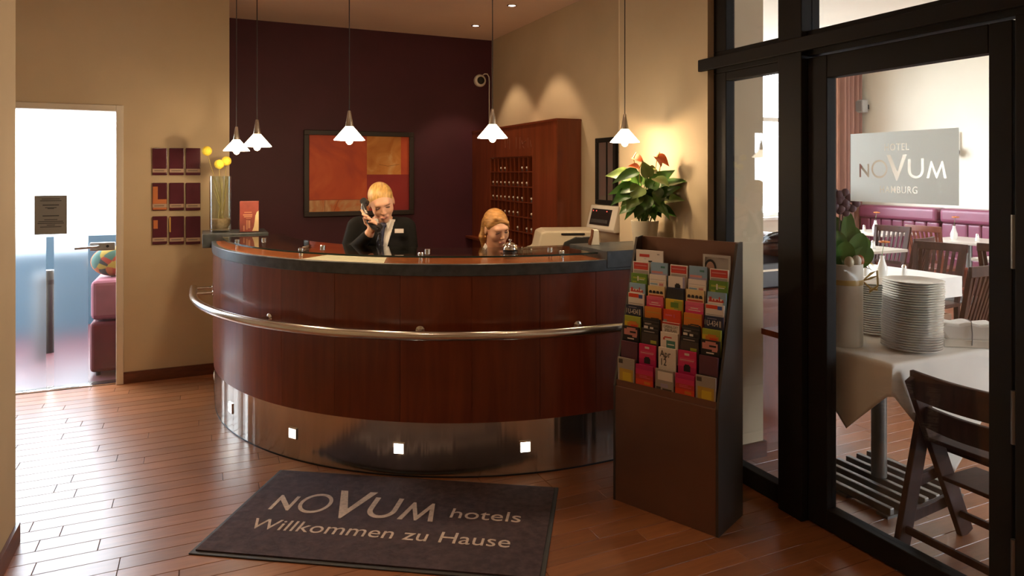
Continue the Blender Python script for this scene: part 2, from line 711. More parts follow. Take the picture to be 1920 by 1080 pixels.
# ---- outside the glass door: paved porch, pale blue parapet, street ground
shell('porch_floor', [(-4.5, -0.05, YD + 0.1, 9.5, -0.06, 0.0), (-0.05, 0.6, YF + 0.2, 9.5, -0.06, 0.0)], P('porch_tiles', (0.055, 0.018, 0.022), 0.4, var=0.2, scale=5, world=True))
shell('parapet', [(-4.5, -0.1, 8.3, 8.45, 0, 0.92)], P('parapet_render', (0.016, 0.042, 0.066), 0.8, var=0.1, scale=3, world=True))
shell('street_ground', [(-30, 40, 9.5, 40, -0.12, -0.05), (0.6, 40, YF + 0.2, 9.5, -0.12, -0.05), (-30, 40, -30, YB - 0.2, -0.12, -0.05)], P('pavement', (0.45, 0.45, 0.44), 0.9, var=0.1, world=True))

# ---- door_1: glass door in the back wall
d1 = root('door_1')
MFR = P('door_frame_paint', (0.62, 0.56, 0.46), 0.5)
m = MB()
m.box(-0.583, -0.535, YD - 0.02, YD + 0.1, 0, 2.075)
m.box(-1.53, -1.49, YD - 0.02, YD + 0.1, 0, 2.075)
m.box(-1.49, -0.583, YD - 0.02, YD + 0.1, 2.03, 2.075)
m.build('frame', MFR, d1, bevel=0.004)
m = MB()
m.box(-1.49, -0.583, YD + 0.02, YD + 0.12, 0.0, 0.008)
m.build('threshold', M_STEEL, d1)
m = MB()
m.box(-1.485, -0.590, YD + 0.045, YD + 0.055, 0.014, 2.024)
gl1 = m.build('glass_leaf', M_GLASS, d1)
for a, b in ((-1.485, -1.028), (-0.980, -0.768)):
    m = MB()
    m.quad((a, YD + 0.0435, 0.014), (b, YD + 0.0435, 0.014), (b, YD + 0.0435, 2.024), (a, YD + 0.0435, 2.024))
    m.build('frosted_film', M_FROST, gl1)
# lock box and lever
m = MB()
m.box(-0.755, -0.592, YD + 0.012, YD + 0.044, 0.998, 1.058)
lk = m.build('lock_case', P('satin_metal', (0.42, 0.41, 0.40), 0.3, 1.0), d1, bevel=0.006)
m = MB()
m.cyl((-0.70, YD + 0.014, 1.03), (-0.70, YD - 0.035, 1.03), 0.012)
m.tube([(-0.70, YD - 0.035, 1.03), (-0.74, YD - 0.045, 1.03), (-0.84, YD - 0.045, 1.025)], 0.009, 10)
m.build('lever_handle', MATS['satin_metal'], lk, smooth=40)
m = MB()
m.cyl((-0.64, YD + 0.014, 1.03), (-0.64, YD + 0.006, 1.03), 0.010)
m.build('lock_cylinder', M_BLACK, lk, smooth=40)
# notice stuck on the glass
nt_ = MB()
nt_.box(-1.098, -0.899, YD + 0.038, YD + 0.042, 1.128, 1.41)
no = nt_.build('notice', P('grey_notice', (0.20, 0.20, 0.19), 0.6), d1)
m = MB()
for k, (z, wd) in enumerate([(1.385, .11), (1.372, .13), (1.34, .10), (1.322, .07), (1.315, .04), (1.262, .10), (1.235, .08), (1.222, .15), (1.209, .16), (1.196, .05), (1.183, .13)]):
    m.box(-0.9985 - wd / 2, -0.9985 + wd / 2, YD + 0.0372, YD + 0.038, z - 0.003, z + (0.004 if k in (2, 5) else 0.002))
m.build('notice_print', P('notice_ink', (0.03, 0.03, 0.035), 0.7), no)

# ---- glazed partition to the dining room
XP = 2.49


def frame_bar(name, y0, y1, z0, z1, parent=None, x0=XP, x1=2.55, mat=None, bevel=0.004):
    mm = MB()
    mm.box(x0, x1, y0, y1, z0, z1)
    o = mm.build(name, mat or M_ANTH, parent, bevel=bevel)
    if parent is None:
        tag(o, kind='structure')
    return o


def pane(y0, y1, z0, z1, parent, name='pane'):
    mm = MB()
    mm.box(2.516, 2.524, y0, y1, z0, z1)
    return mm.build(name, M_GLASS, parent)


frame_bar('trim_1', 2.26, 2.398, 0, H, x0=2.455, x1=2.57)                 # main post
frame_bar('trim_2', YB, 2.93, 2.115, 2.178, x0=2.425, x1=2.449)           # projecting transom cap
frame_bar('trim_3', 1.30, 1.385, 0, 2.10, x0=2.475, x1=2.565)             # post beyond the door
w1 = root('window_1')
frame_bar('stile', 2.785, 2.88, 0, 2.10, w1)
frame_bar('stile', 2.398, 2.404, 0.09, 2.053, w1)
frame_bar('bottom_rail', 2.398, 2.785, 0, 0.09, w1)
frame_bar('top_rail', 2.398, 2.785, 2.053, 2.10, w1)
pane(2.404, 2.785, 0.09, 2.053, w1)
w2 = root('window_2')
frame_bar('bottom_rail', YB, 2.88, 2.10, 2.214, w2)
frame_bar('stile', 2.785, 2.88, 2.214, H, w2)
frame_bar('top_rail', YB, 2.785, 2.88, H, w2)
frame_bar('stile', 0.50, 0.58, 2.214, 2.88, w2)
pane(2.398, 2.785, 2.214, 2.88, w2)
pane(0.58, 2.26, 2.214, 2.88, w2)
pane(YB, 0.50, 2.214, 2.88, w2)
d2 = root('door_2')
frame_bar('stile', 2.153, 2.255, 0.008, 2.09, d2)
frame_bar('stile', 1.400, 1.478, 0.008, 2.09, d2)
frame_bar('bottom_rail', 1.478, 2.153, 0.008, 0.099, d2)
frame_bar('top_rail', 1.478, 2.153, 1.989, 2.09, d2)
dp = pane(1.478, 2.153, 0.099, 1.989, d2)
for z in (1.34, 0.75, 0.25):
    m = MB()
    m.cyl((2.482, 1.392, z - 0.09), (2.482, 1.392, z + 0.09), 0.009)
    m.build('hinge', P('dull_metal', (0.20, 0.19, 0.17), 0.4, 1.0), d2, smooth=40)
w3 = root('window_3')
frame_bar('bottom_rail', YB, 1.30, 0, 0.09, w3)
frame_bar('stile', 0.05, 0.13, 0.09, 2.10, w3)
pane(0.13, 1.30, 0.09, 2.10, w3)
pane(YB, 0.05, 0.09, 2.10, w3)
# grey film with cut-out lettering on the door pane
SW, SH = 0.458, 0.285
loops = [[(0, 0), (SW, 0), (SW, SH), (0, SH)]] + logo_loops(0.043, 0.088, 0.370, 0.105)
for s_, cx_, cz_, w_, h_ in (('HOTEL', 0.212, 0.223, 0.106, 0.028), ('HAMBURG', 0.219, 0.053, 0.160, 0.028)):
    v_, f_ = text_flat(s_, w_, h_, bold=0.006, space=1.12)
    loops += loops_of(v_ + np.array([cx_, cz_, 0]), f_)
v_, f_ = fill(loops)
Msg = basis(None, (2.5155, 2.053, 1.452), (0, -1, 0), (0, 0, 1))
sg = slab(v_, f_, 0.0006, 'sign_film', M_SIGN, dp, Msg)
sg['label'] = 'grey frosted film with clear lettering HOTEL NOVUM HAMBURG'

# dining room windows
for nm, yy, z0, z1, xs in (('window_4', YF + 0.08, 0.92, 3.2, [3.4, 4.7, 6.0, 7.3, 8.6]), ('window_5', YB - 0.12, 0.5, 3.1, [6.2, 7.4, 8.6])):
    wr = root(nm)
    MWF = P('window_white', (0.80, 0.78, 0.73), 0.5)
    for x in xs:
        m = MB()
        m.box(max(xs[0], x - 0.035), min(8.6, x + 0.035), yy - 0.03, yy + 0.03, z0, z1)
        m.build('mullion', MWF, wr)
    for z in (z0, z1 - 0.06, 2.35):
        m = MB()
        m.box(xs[0], 8.6, yy - 0.028, yy + 0.028, z, z + 0.06)
        m.build('rail', MWF, wr)
    for a, b in zip(xs, xs[1:]):
        for c, d in ((z0 + 0.06, 2.35), (2.41, z1 - 0.06)):
            m = MB()
            m.box(a + 0.035, b - 0.035, yy - 0.003, yy + 0.003, c, d)
            m.build('pane', M_GLASS, wr)
shell('trim_4', [(3.35, 8.65, YF - 0.12, YF, 0.88, 0.92)], P('sill_white', (0.8, 0.78, 0.72), 0.4))

# ================================================================ reception counter
CC = (1.93, 5.02)
YL, XR = 5.50, XW        # where the counter ends on the left and right


def cpath(r, a0=None, a1=None, n=40, left=YL, right=XR):
    """plan line at radius r: straight, quarter arc, straight; angles limit it to a piece of the arc"""
    if a0 is not None:
        return [(CC[0] + r * math.cos(R(a0 + (a1 - a0) * i / n)), CC[1] + r * math.sin(R(a0 + (a1 - a0) * i / n))) for i in range(n + 1)]
    p = [(CC[0] - r, left)] if left > CC[1] else []
    p += [(CC[0] + r * math.cos(R(180 + 90 * i / n)), CC[1] + r * math.sin(R(180 + 90 * i / n))) for i in range(n + 1)]
    p += [(right, CC[1] - r)]
    return p


RC = thing('reception_counter', 'curved cherry wood reception counter with steel handrail and lit steel plinth', 'reception counter', (0, 0, 0))
# veneer panels
cuts = [180, 191.5, 203, 214.5, 226, 237.5, 249, 260, 270]
for a, b in zip(cuts, cuts[1:]):
    e = 0.03
    m = MB()
    m.sweep(cpath(1.860, a + e, b - e, 10), cpath(1.825, a + e, b - e, 10), 0.285, 1.042)
    m.build('veneer_panel', M_CHERRY, RC, smooth=30)
for x0, x1, y0, y1 in ((CC[0] - 1.86, CC[0] - 1.825, CC[1] + 0.001, YL), (CC[0] + 0.001, XR, CC[1] - 1.86, CC[1] - 1.825)):
    m = MB()
    m.box(x0, x1, y0, y1, 0.285, 1.042)
    m.build('veneer_panel', M_CHERRY, RC)
m = MB()
m.sweep(cpath(1.64), cpath(1.61), 0.0, 1.042)
m.box(CC[0] - 1.825, CC[0] - 1.64, YL - 0.03, YL, 0.0, 1.042)
m.build('staff_side_panel', M_CAB, RC, smooth=30)
# plinth
m = MB()
m.sweep(cpath(1.850), cpath(1.80), 0.0, 0.284)
pl = m.build('steel_plinth', M_STEEL, RC, smooth=30)
m = MB()
m.sweep(cpath(1.852), cpath(1.849), 0.0, 0.008)
m.build('plinth_joint', M_BLACK, pl, smooth=30)
ML = P('plinth_lamp', (1, 0.95, 0.85), 0.4, emit=(1, 0.93, 0.78), es=14)
for a in (176.5, 196.7, 217.0, 237.2, 257.6):
    if a > 180:
        c = Vector((CC[0] + 1.85 * math.cos(R(a)), CC[1] + 1.85 * math.sin(R(a)), 0.145))
        nrm = Vector((math.cos(R(a)), math.sin(R(a)), 0))
    else:
        c, nrm = Vector((CC[0] - 1.85, 5.24, 0.145)), Vector((-1, 0, 0))
    td = Vector((-nrm.y, nrm.x, 0))
    m = MB()
    M4 = basis(None, c - nrm * 0.004, td, Vector((0, 0, 1)))
    # frame of four bars round the light
    for b in ((-.031, .031, .025, .031), (-.031, .031, -.031, -.025), (-.031, -.025, -.025, .025), (.025, .031, -.025, .025)):
        m.box(b[0], b[1], b[2], b[3], 0.0, 0.010 if nrm.dot(M4.to_3x3() @ Vector((0, 0, 1))) > 0 else -0.010, 0, M4)
    fr = m.build('plinth_light', M_CHROME, RC)
    m = MB()
    s = 1 if nrm.dot(M4.to_3x3() @ Vector((0, 0, 1))) > 0 else -1
    m.box(-0.025, 0.025, -0.025, 0.025, 0.0, 0.007 * s, 0, M4)
    m.build('light_lens', ML, fr)
# stone edge, wooden top, glass top
m = MB()
m.sweep(cpath(1.872), cpath(1.842), 1.042, 1.103)
m.build('stone_edge', M_SLATE, RC, smooth=30, bevel=0.003)
m = MB()
m.sweep(cpath(1.842), cpath(1.42), 1.042, 1.101)
m.build('wooden_top', M_CHERRY_TOP, RC, smooth=30)
m = MB()
m.sweep(cpath(1.805, left=5.14, right=1.975), cpath(1.40, left=5.14, right=1.975), 1.128, 1.138)
gt = m.build('glass_top', M_TABLEGLASS, RC, smooth=30)
m = MB()
m.sweep(cpath(1.8055, left=5.14, right=1.975), cpath(1.8040, left=5.14, right=1.975), 1.1282, 1.1378)
m.build('glass_edge', P('glass_edge', (0.03, 0.06, 0.05), 0.15), gt, smooth=30)
for a in (192, 216.2, 240.2, 265):
    for r in (1.765, 1.60):
        x, y = CC[0] + r * math.cos(R(a)), CC[1] + r * math.sin(R(a))
        m = MB()
        m.lathe([(0, 1.101), (0.012, 1.101), (0.012, 1.139), (0.016, 1.139), (0.016, 1.150), (0.013, 1.153), (0, 1.153)], 16, (x, y, 0))
        m.build('standoff', M_CHROME, RC, smooth=40)
# stone end blocks
for b in ((0.0, 0.43, 5.15, 5.52, 1.055, 1.150), (1.99, XW, 3.145, 3.56, 1.055, 1.150)):
    m = MB()
    m.box(*b)
    m.build('stone_block', M_SLATE, RC, bevel=0.004)
# handrail with brackets
ZR = 0.762
pts = [(CC[0] - 1.985, 5.30)] + [(CC[0] - 1.985, 5.16)] + [(CC[0] + 1.985 * math.cos(R(180 + 90 * i / 48)), CC[1] + 1.985 * math.sin(R(180 + 90 * i / 48))) for i in range(49)] + [(2.06, CC[1] - 1.985)]
m = MB()
m.tube([(x, y, ZR) for x, y in pts], 0.0245, 16)
hr = m.build('handrail', M_RAIL, RC, smooth=50)
for a in ('L1', 'L2', 211.6, 240.8, 266.5):
    if isinstance(a, str):
        yy = 5.27 if a == 'L1' else 5.04
        c, nrm = Vector((CC[0] - 1.86, yy, ZR)), Vector((-1, 0, 0))
    else:
        nrm = Vector((math.cos(R(a)), math.sin(R(a)), 0))
        c = Vector((CC[0], CC[1], ZR)) + nrm * 1.86
    m = MB()
    m.tube([c, c + nrm * 0.06, c + nrm * 0.105], 0.010, 10)
    m.lathe([(0, 0), (0.024, 0), (0.024, 0.006), (0.012, 0.012), (0, 0.012)], 16)
    k = 5 * 16
    M4 = basis(None, c, Vector((-nrm.y, nrm.x, 0)), Vector((0, 0, -1)))
    if (M4.to_3x3() @ Vector((0, 0, 1))).dot(nrm) < 0:
        M4 = basis(None, c, Vector((nrm.y, -nrm.x, 0)), Vector((0, 0, -1)))
    n0 = len(m.v) - k
    m.v = m.v[:n0] + [tuple(M4 @ Vector(v)) for v in m.v[n0:]]
    m.build('bracket', M_RAIL, hr, smooth=40)

# ================================================================ pendant lamps
M_SHADE = P('opal_glass', (0.9, 0.86, 0.78), 0.35, emit=(1.0, 0.88, 0.66), es=8.0)
M_BULB = P('bulb_glow', (1, 0.9, 0.7), 0.4, emit=(1.0, 0.85, 0.58), es=18)
M_NECK = P('satin_nickel', (0.55, 0.50, 0.43), 0.35, 1.0)
M_CORD = P('cord', (0.04, 0.03, 0.03), 0.6)
LAMPS = [(443.5, 283, 46.5, 'pendant lamp with a white glass cone shade above the vase of yellow ball flowers'),
         (482, 275, 52, 'pendant lamp with a white glass cone shade above the red leaflet stand'),
         (655, 263, 57, 'pendant lamp with a white glass cone shade in front of the abstract painting'),
         (923.5, 259, 56.5, 'pendant lamp with a white glass cone shade in front of the key cabinet'),
         (1171.5, 267, 54.5, 'pendant lamp with a white glass cone shade above the flowering anthurium')]
for px, py, w, lab in LAMPS:
    d = FPX * 0.166 / w
    p = at_d(px, py, d)
    t = thing('pendant_lamp', lab, 'lamp', p, group='pendant lamps over the reception counter')
    m = MB()
    m.lathe([(0.083, 0), (0.083, 0.003), (0.024, 0.072), (0.0225, 0.075), (0.020, 0.073), (0.022, 0.069), (0.080, 0.001)], 32, close=True)
    m.build('shade', M_SHADE, t, smooth=40)
    m = MB()
    m.lathe([(0, 0.070), (0.0215, 0.070), (0.0215, 0.078), (0.0085, 0.158), (0.006, 0.162), (0, 0.162)], 20)
    m.build('socket', M_NECK, t, smooth=40)
    m = MB()
    m.ball((0, 0, 0.002), (0.021, 0.021, 0.026), 16, 10)
    m.build('bulb', M_BULB, t, smooth=60)
    m = MB()
    m.cyl((0, 0, 0.160), (0, 0, H - p.z - 0.02), 0.0028, n=8)
    m.build('cord', M_CORD, t, smooth=40)
    m = MB()
    m.lathe([(0, -0.028), (0.012, -0.028), (0.045, -0.012), (0.045, 0), (0, 0)], 20, (0, 0, H - p.z))
    m.build('ceiling_rose', M_NECK, t, smooth=40)
    L = bpy.data.lights.new('pendant_light', 'POINT')
    L.energy = PENDANT_W
    L.color = LAMP
    L.shadow_soft_size = 0.02
    lo = bpy.data.objects.new('pendant_light', L)
    COL.objects.link(lo)
    lo.parent = t
    lo.location = (0, 0, -0.047)

# ================================================================ ceiling downlights
for i, (x, y, lab, pw) in enumerate([(2.343, 5.99, 'recessed ceiling spotlight by the corner with the aubergine wall', DOWN_W),
                                     (2.333, 5.144, 'recessed ceiling spotlight above the middle of the key cabinet', DOWN_W),
                                     (1.55, -0.5, 'added unseen ceiling spotlight near the street front, beside the glazed partition', ROOM_W * 2.2), (0.1, -0.5, 'added unseen ceiling spotlight near the street front, away from the partition', ROOM_W * 2.2),  # from this row on: unseen spots added as fill light for the lobby
                                     (1.55, 2.5, 'added unseen ceiling spotlight above the end of the mat by the brochure rack', ROOM_W), (0.1, 2.5, 'added unseen ceiling spotlight above the other end of the mat', ROOM_W),
                                     (-0.45, 4.6, 'added unseen ceiling spotlight in front of the wall plaques', ROOM_W * 1.2), (1.2, 5.1, 'added unseen ceiling spotlight behind the counter before the painting', ROOM_W * 3)]):
    t = thing('downlight', lab, 'spotlight', (x, y, H), group='recessed ceiling spotlights')
    m = MB()
    m.lathe([(0.030, -0.001), (0.033, -0.006), (0.043, -0.004), (0.044, 0.0), (0.030, 0.0)], 24, close=True)
    m.build('trim_ring', M_CHROME, t, smooth=40)
    m = MB()
    m.lathe([(0, -0.0022), (0.029, -0.0022), (0.029, -0.0005), (0, -0.0005)], 20)
    m.build('lens', P('downlight_lens', (1, 1, 1), 0.4, emit=(1.0, 0.80, 0.72), es=9), t)
    L = bpy.data.lights.new('downlight_beam', 'SPOT')
    L.energy = pw
    L.color = (1.0, 0.70, 0.44)
    L.spot_size = R(80 if i < 2 else 135)
    L.spot_blend = 0.35 if i < 2 else 0.9
    L.shadow_soft_size = 0.03
    lo = bpy.data.objects.new('downlight_beam', L)
    COL.objects.link(lo)
    lo.parent = t
    lo.location = (0, 0, -0.02)

# ================================================================ painting on the aubergine wall
pt = thing('framed_painting', 'large abstract painting of red and ochre blocks in a dark frame on the aubergine wall', 'painting', (1.384, YN, 1.569))
PWH, PHH = 0.525, 0.405
m = MB()
for b in ((-PWH, PWH, PHH - 0.045, PHH), (-PWH, PWH, -PHH, -PHH + 0.045), (-PWH, -PWH + 0.045, -PHH + 0.045, PHH - 0.045), (PWH - 0.045, PWH, -PHH + 0.045, PHH - 0.045)):
    m = MB()
    m.box(b[0], b[1], -0.045, -0.002, b[2], b[3])
    m.build('frame_bar', P('dark_frame', (0.022, 0.014, 0.010), 0.45), pt, bevel=0.004)


def paint(name, c1, c2, c3, sc=5, dist=1.5, pos=0.55):
    mt = P(name, c1, 0.55)
    nt = mt.node_tree
    N, L = nt.nodes, nt.links
    tc = N.new('ShaderNodeTexCoord')
    n = N.new('ShaderNodeTexNoise')
    n.inputs['Scale'].default_value = sc
    n.inputs['Detail'].default_value = 3
    n.inputs['Distortion'].default_value = dist
    L.new(tc.outputs['Object'], n.inputs['Vector'])
    cr = N.new('ShaderNodeValToRGB')
    e = cr.color_ramp.elements
    e[0].position, e[1].position = 0.3, 0.75
    e[0].color, e[1].color = (*c2, 1), (*c3, 1)
    k = e.new(pos)
    k.color = (*c1, 1)
    L.new(n.outputs['Fac'], cr.inputs['Fac'])
    L.new(cr.outputs[0], N['Principled BSDF'].inputs['Base Color'])
    return mt


pr = paint('paint_red', (0.62, 0.10, 0.03), (0.45, 0.06, 0.03), (0.70, 0.15, 0.045), 2.4)
po = paint('paint_ochre', (0.68, 0.29, 0.065), (0.56, 0.19, 0.03), (0.75, 0.44, 0.18), 5)
pc = paint('paint_crimson', (0.34, 0.028, 0.028), (0.29, 0.022, 0.026), (0.38, 0.036, 0.03), 2)
ps = paint('paint_sand', (0.62, 0.33, 0.15), (0.62, 0.16, 0.04), (0.74, 0.48, 0.26), 7, 2)
pk = P('paint_line', (0.10, 0.02, 0.012), 0.6)
x0, x1, z0, z1 = -0.48, 0.48, -0.36, 0.36


def fr_(u, v):
    return x0 + (x1 - x0) * u, z0 + (z1 - z0) * v


m = MB()
for mi, u0, u1, v0, v1, dy in ((0, 0, .565, .15, 1, .010), (3, 0, .585, 0, .15, .0105), (1, .565, .915, .485, 1, .0105), (0, .915, 1, .485, 1, .010), (2, .565, 1, .0, .485, .0102)):
    a, c = fr_(u0, v0)
    b, d = fr_(u1, v1)
    m.box(a, b, -0.010 - dy, -0.004, c, d, mi)
for pts_ in ([(.15, .0), (.155, .148)], [(.24, .0), (.275, .12), (.29, .15)], [(.0, .15), (.2, .158), (.4, .152), (.565, .15)], [(.69, .62), (.78, .60), (.90, .625)]):
    q = [Vector((fr_(*p)[0], -0.0212, fr_(*p)[1])) for p in pts_]
    for a, b in zip(q, q[1:]):
        m.bar(a, b, 0.002, 0.003, (0, 1, 0), 4)
m.build('canvas', [pr, po, pc, ps, pk], pt)

# ================================================================ security camera, wall frame, card terminal
sc_ = thing('security_camera', 'small white dome security camera high on the aubergine wall', 'camera', (2.62, YN, 2.53))
m = MB()
MX = Matrix.Rotation(R(90), 4, 'X')
m.lathe([(0, 0), (0.062, 0), (0.066, 0.02), (0.060, 0.038), (0.045, 0.046), (0, 0.046)], 28)
m.v = [tuple(MX @ Vector(v)) for v in m.v]
m.build('housing', M_WHITE, sc_, smooth=40)
m = MB()
m.ball((0, -0.046, 0), (0.040, 0.028, 0.040), 20, 12)
m.build('dome', P('smoked_dome', (0.02, 0.022, 0.02), 0.08), sc_, smooth=60)
m = MB()
m.tube([(0.03, -0.012, 0.055), (0.055, -0.014, 0.075), (0.085, -0.014, 0.075), (0.105, -0.012, 0.045), (0.110, -0.008, 0.0), (0.110, -0.006, -0.48)], 0.006, 8)
m.build('cable', M_WHITE, sc_, smooth=60)

fb = thing('notice_case', 'narrow dark framed glass notice case on the niche wall', 'notice case', (XN, 4.345, 1.586))
for b in ((-.14, .14, .215, .25), (-.14, .14, -.25, -.215), (-.14, -.105, -.215, .215), (.105, .14, -.215, .215)):
    m = MB()
    m.box(-0.03, -0.001, b[0], b[1], b[2], b[3])
    m.build('frame_bar', M_ANTH, fb, bevel=0.003)
m = MB()
m.box(-0.02, -0.002, -0.105, 0.105, -0.215, 0.215)
m.build('back_board', P('case_back', (0.10, 0.10, 0.10), 0.6), fb)
m = MB()
m.box(-0.028, -0.018, -0.022, -0.012, -0.215, 0.215)
m.build('mullion', M_ANTH, fb)
m = MB()
m.box(-0.0255, -0.0225, -0.105, 0.105, -0.215, 0.215)
m.build('glass_front', M_GLASS, fb)

ct = thing('key_card_terminal', 'white wall terminal with a black sloping display below the notice case', 'terminal', (XN, 4.335, 1.14))
m = MB()
prof = [(-0.001, 0), (-0.075, 0), (-0.085, 0.02), (-0.04, 0.19), (-0.001, 0.19)]
M4 = Matrix(((1, 0, 0, 0), (0, 0, 1, 0), (0, 1, 0, 0), (0, 0, 0, 1)))
m.prism(prof, -0.19, 0.19, M4)
m.build('body', M_WHITE, ct, bevel=0.006)
sl = Vector((0.045, 0, 0.17)).normalized()
nn = Vector((-0.17, 0, 0.045)).normalized()
c = Vector((-0.0625, 0, 0.105)) + nn * 0.001
m = MB()
M5 = basis(None, c, Vector((0, -1, 0)), sl)
m.box(-0.15, 0.12, -0.062, 0.06, -0.004, 0.003, 0, M5)
dsp = m.build('display', M_BLACK, ct)
for x in (-0.13, -0.085, 0.06):
    m = MB()
    m.box(x - 0.005, x + 0.005, 0.040, 0.048, 0.003, 0.004, 0, M5)
    m.build('indicator', P('red_led', (0.6, 0.05, 0.04), 0.4, emit=(1, 0.12, 0.08), es=1.5), dsp)
m = MB()
for k in range(11):
    m.box(-0.13 + k * 0.021, -0.117 + k * 0.021, -0.045, -0.020, 0.003, 0.005, 0, M5)
m.build('keypad', P('grey_keys', (0.08, 0.08, 0.085), 0.5), dsp)
# pale strip added in place of the lamp-lit stretch of niche wall
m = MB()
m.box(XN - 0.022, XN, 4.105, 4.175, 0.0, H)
tag(m.build('lamplit_strip', P('lamplit_strip_paint', (0.80, 0.70, 0.52), 0.35), bevel=0.003), kind='structure')

# ================================================================ key cabinet
kc = thing('key_cabinet', 'tall cherry wood cabinet with a grid of key pigeonholes along the niche wall', 'cabinet', (2.65, 5.67, 0))
ox, oy = 2.65, 5.67
XC = 2.542
Y0, Y1, GY0, GY1 = 4.742, YN - 0.002, 5.19, 6.118
zr = [0.93, 1.06, 1.19, 1.322, 1.455, 1.588, 1.72]


def kb(name, x0, x1, y0, y1, z0, z1, mat=M_CAB, par=kc, bevel=0.0):
    mm = MB()
    mm.box(x0 - ox, x1 - ox, y0 - oy, y1 - oy, z0, z1)
    return mm.build(name, mat, par, bevel=bevel)


kb('side_panel', XC, XN - 0.002, Y0, Y0 + 0.022, 0, 1.988)
kb('front_panel', XC, XC + 0.022, Y0 + 0.022, GY0, 0, 1.988)
kb('front_panel', XC, XC + 0.022, GY1, Y1, 0, 1.988)
kb('header_panel', XC, XC + 0.022, GY0, GY1, 1.72, 1.988)
kb('lower_panel', XC, XC + 0.022, GY0, GY1, 0, 0.93)
kb('cabinet_top', XC - 0.006, XN - 0.002, Y0 - 0.004, Y1, 1.988, 2.004)
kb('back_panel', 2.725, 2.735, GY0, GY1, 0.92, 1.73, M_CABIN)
kb('ledge', XC - 0.075, XC, GY0 - 0.05, Y1, 0.905, 0.93, M_CAB, bevel=0.003)
for k, z in enumerate(zr):
    kb('shelf', XC + 0.001 if 0 < k < 6 else XC + 0.0225, 2.725, GY0, GY1, z - 0.010, z)
ncol = 10
for k in range(ncol + 1):
    yv = GY0 + (GY1 - GY0) * k / ncol
    for r_ in range(6):
        kb('divider', XC + 0.002, 2.724, yv - 0.004, yv + 0.004, zr[r_] + 0.0005, zr[r_ + 1] - 0.0105)
# faint lettering on the header, most of it behind the lamp
m = MB()
for px, y0_, y1_, lean in ((947, 263, 277, 0.6), (952.5, 262, 270, -0.5), (955.5, 258, 279.5, 0), (968, 257, 279, 0), (975, 257, 279, 0), (978, 264, 270, 2), (980, 274, 278, 2.5), (986, 264, 267, -4), (990, 258, 277, 0.3), (994, 263, 275, 2.0)):
    a = on_x(px, y0_, XC) - Vector((ox, oy, 0))
    b = on_x(px + lean, y1_, XC) - Vector((ox, oy, 0))
    m.bar(a + Vector((-0.001, 0, 0)), b + Vector((-0.001, 0, 0)), 0.007, 0.002, (1, 0, 0))
tag(m.build('header_lettering', P('letter_copper', (0.20, 0.075, 0.045), 0.4), kc), kind='stuff')
# keys: dark pear fobs with a white knob, one in each used pigeonhole
M_FOB = P('fob_dark', (0.05, 0.02, 0.012), 0.4)
M_KNOB = P('fob_white', (0.92, 0.88, 0.80), 0.2)
rows = [(5, [936, 943.5, 979, 986.5]), (4, [921.5, 929.5, 936.5, 944.7, 953.5, 961.5, 968.3, 979.4, 986]),
        (3, [922.6, 931, 937.3, 946, 954, 962.2, 970, 978.3, 995]), (2, [922, 930, 938, 946, 955, 962, 971.6, 989]), (1, [971, 981.5, 990.5])]
proto = None
ORD = ['first', 'second', 'third', 'fourth', 'fifth', 'sixth', 'seventh', 'eighth', 'ninth', 'tenth']
kn = ['fifth below the header', 'fourth below the header', 'third below the header', 'second below the header', 'just below the header']
seen = set()
for r_, pxs in rows:
    for px in pxs:
        q = on_x(px, 340, XC)
        col = int((q.y - GY0) / (GY1 - GY0) * ncol)
        col = max(0, min(ncol - 1, col))
        if (r_, col) in seen:
            alt = [c for c in (col - 1, col + 1) if 0 <= c < ncol and (r_, c) not in seen]
            if not alt:
                continue
            col = alt[0]
        seen.add((r_, col))
        yc = GY0 + (GY1 - GY0) * (col + 0.5) / ncol
        lab = 'white-knobbed key in pigeonhole %s from the aubergine wall, row %s' % (ORD[ncol - 1 - col], kn[r_ - 1])
        if proto is None:
            proto = thing('room_key', lab, 'key', (XC + 0.024, yc, zr[r_]), group='room keys in the pigeonholes')
            m = MB()
            m.lathe([(0, 0), (0.014, 0), (0.016, 0.008), (0.010, 0.022), (0.006, 0.028), (0, 0.030)], 14)
            m.build('fob', M_FOB, proto, smooth=50)
            m = MB()
            m.ball((-0.006, 0, 0.031), 0.0105, 12, 8)
            m.build('knob', M_KNOB, proto, smooth=60)
            m = MB()
            m.tube([(0.012, 0, 0.004), (0.03, 0, 0.003), (0.08, 0.004, 0.003)], 0.003, 6)
            m.build('key_blade', M_NECK, proto, smooth=50)
        else:
            copy_tree(proto, (XC + 0.024, yc, zr[r_]), 0, lab)

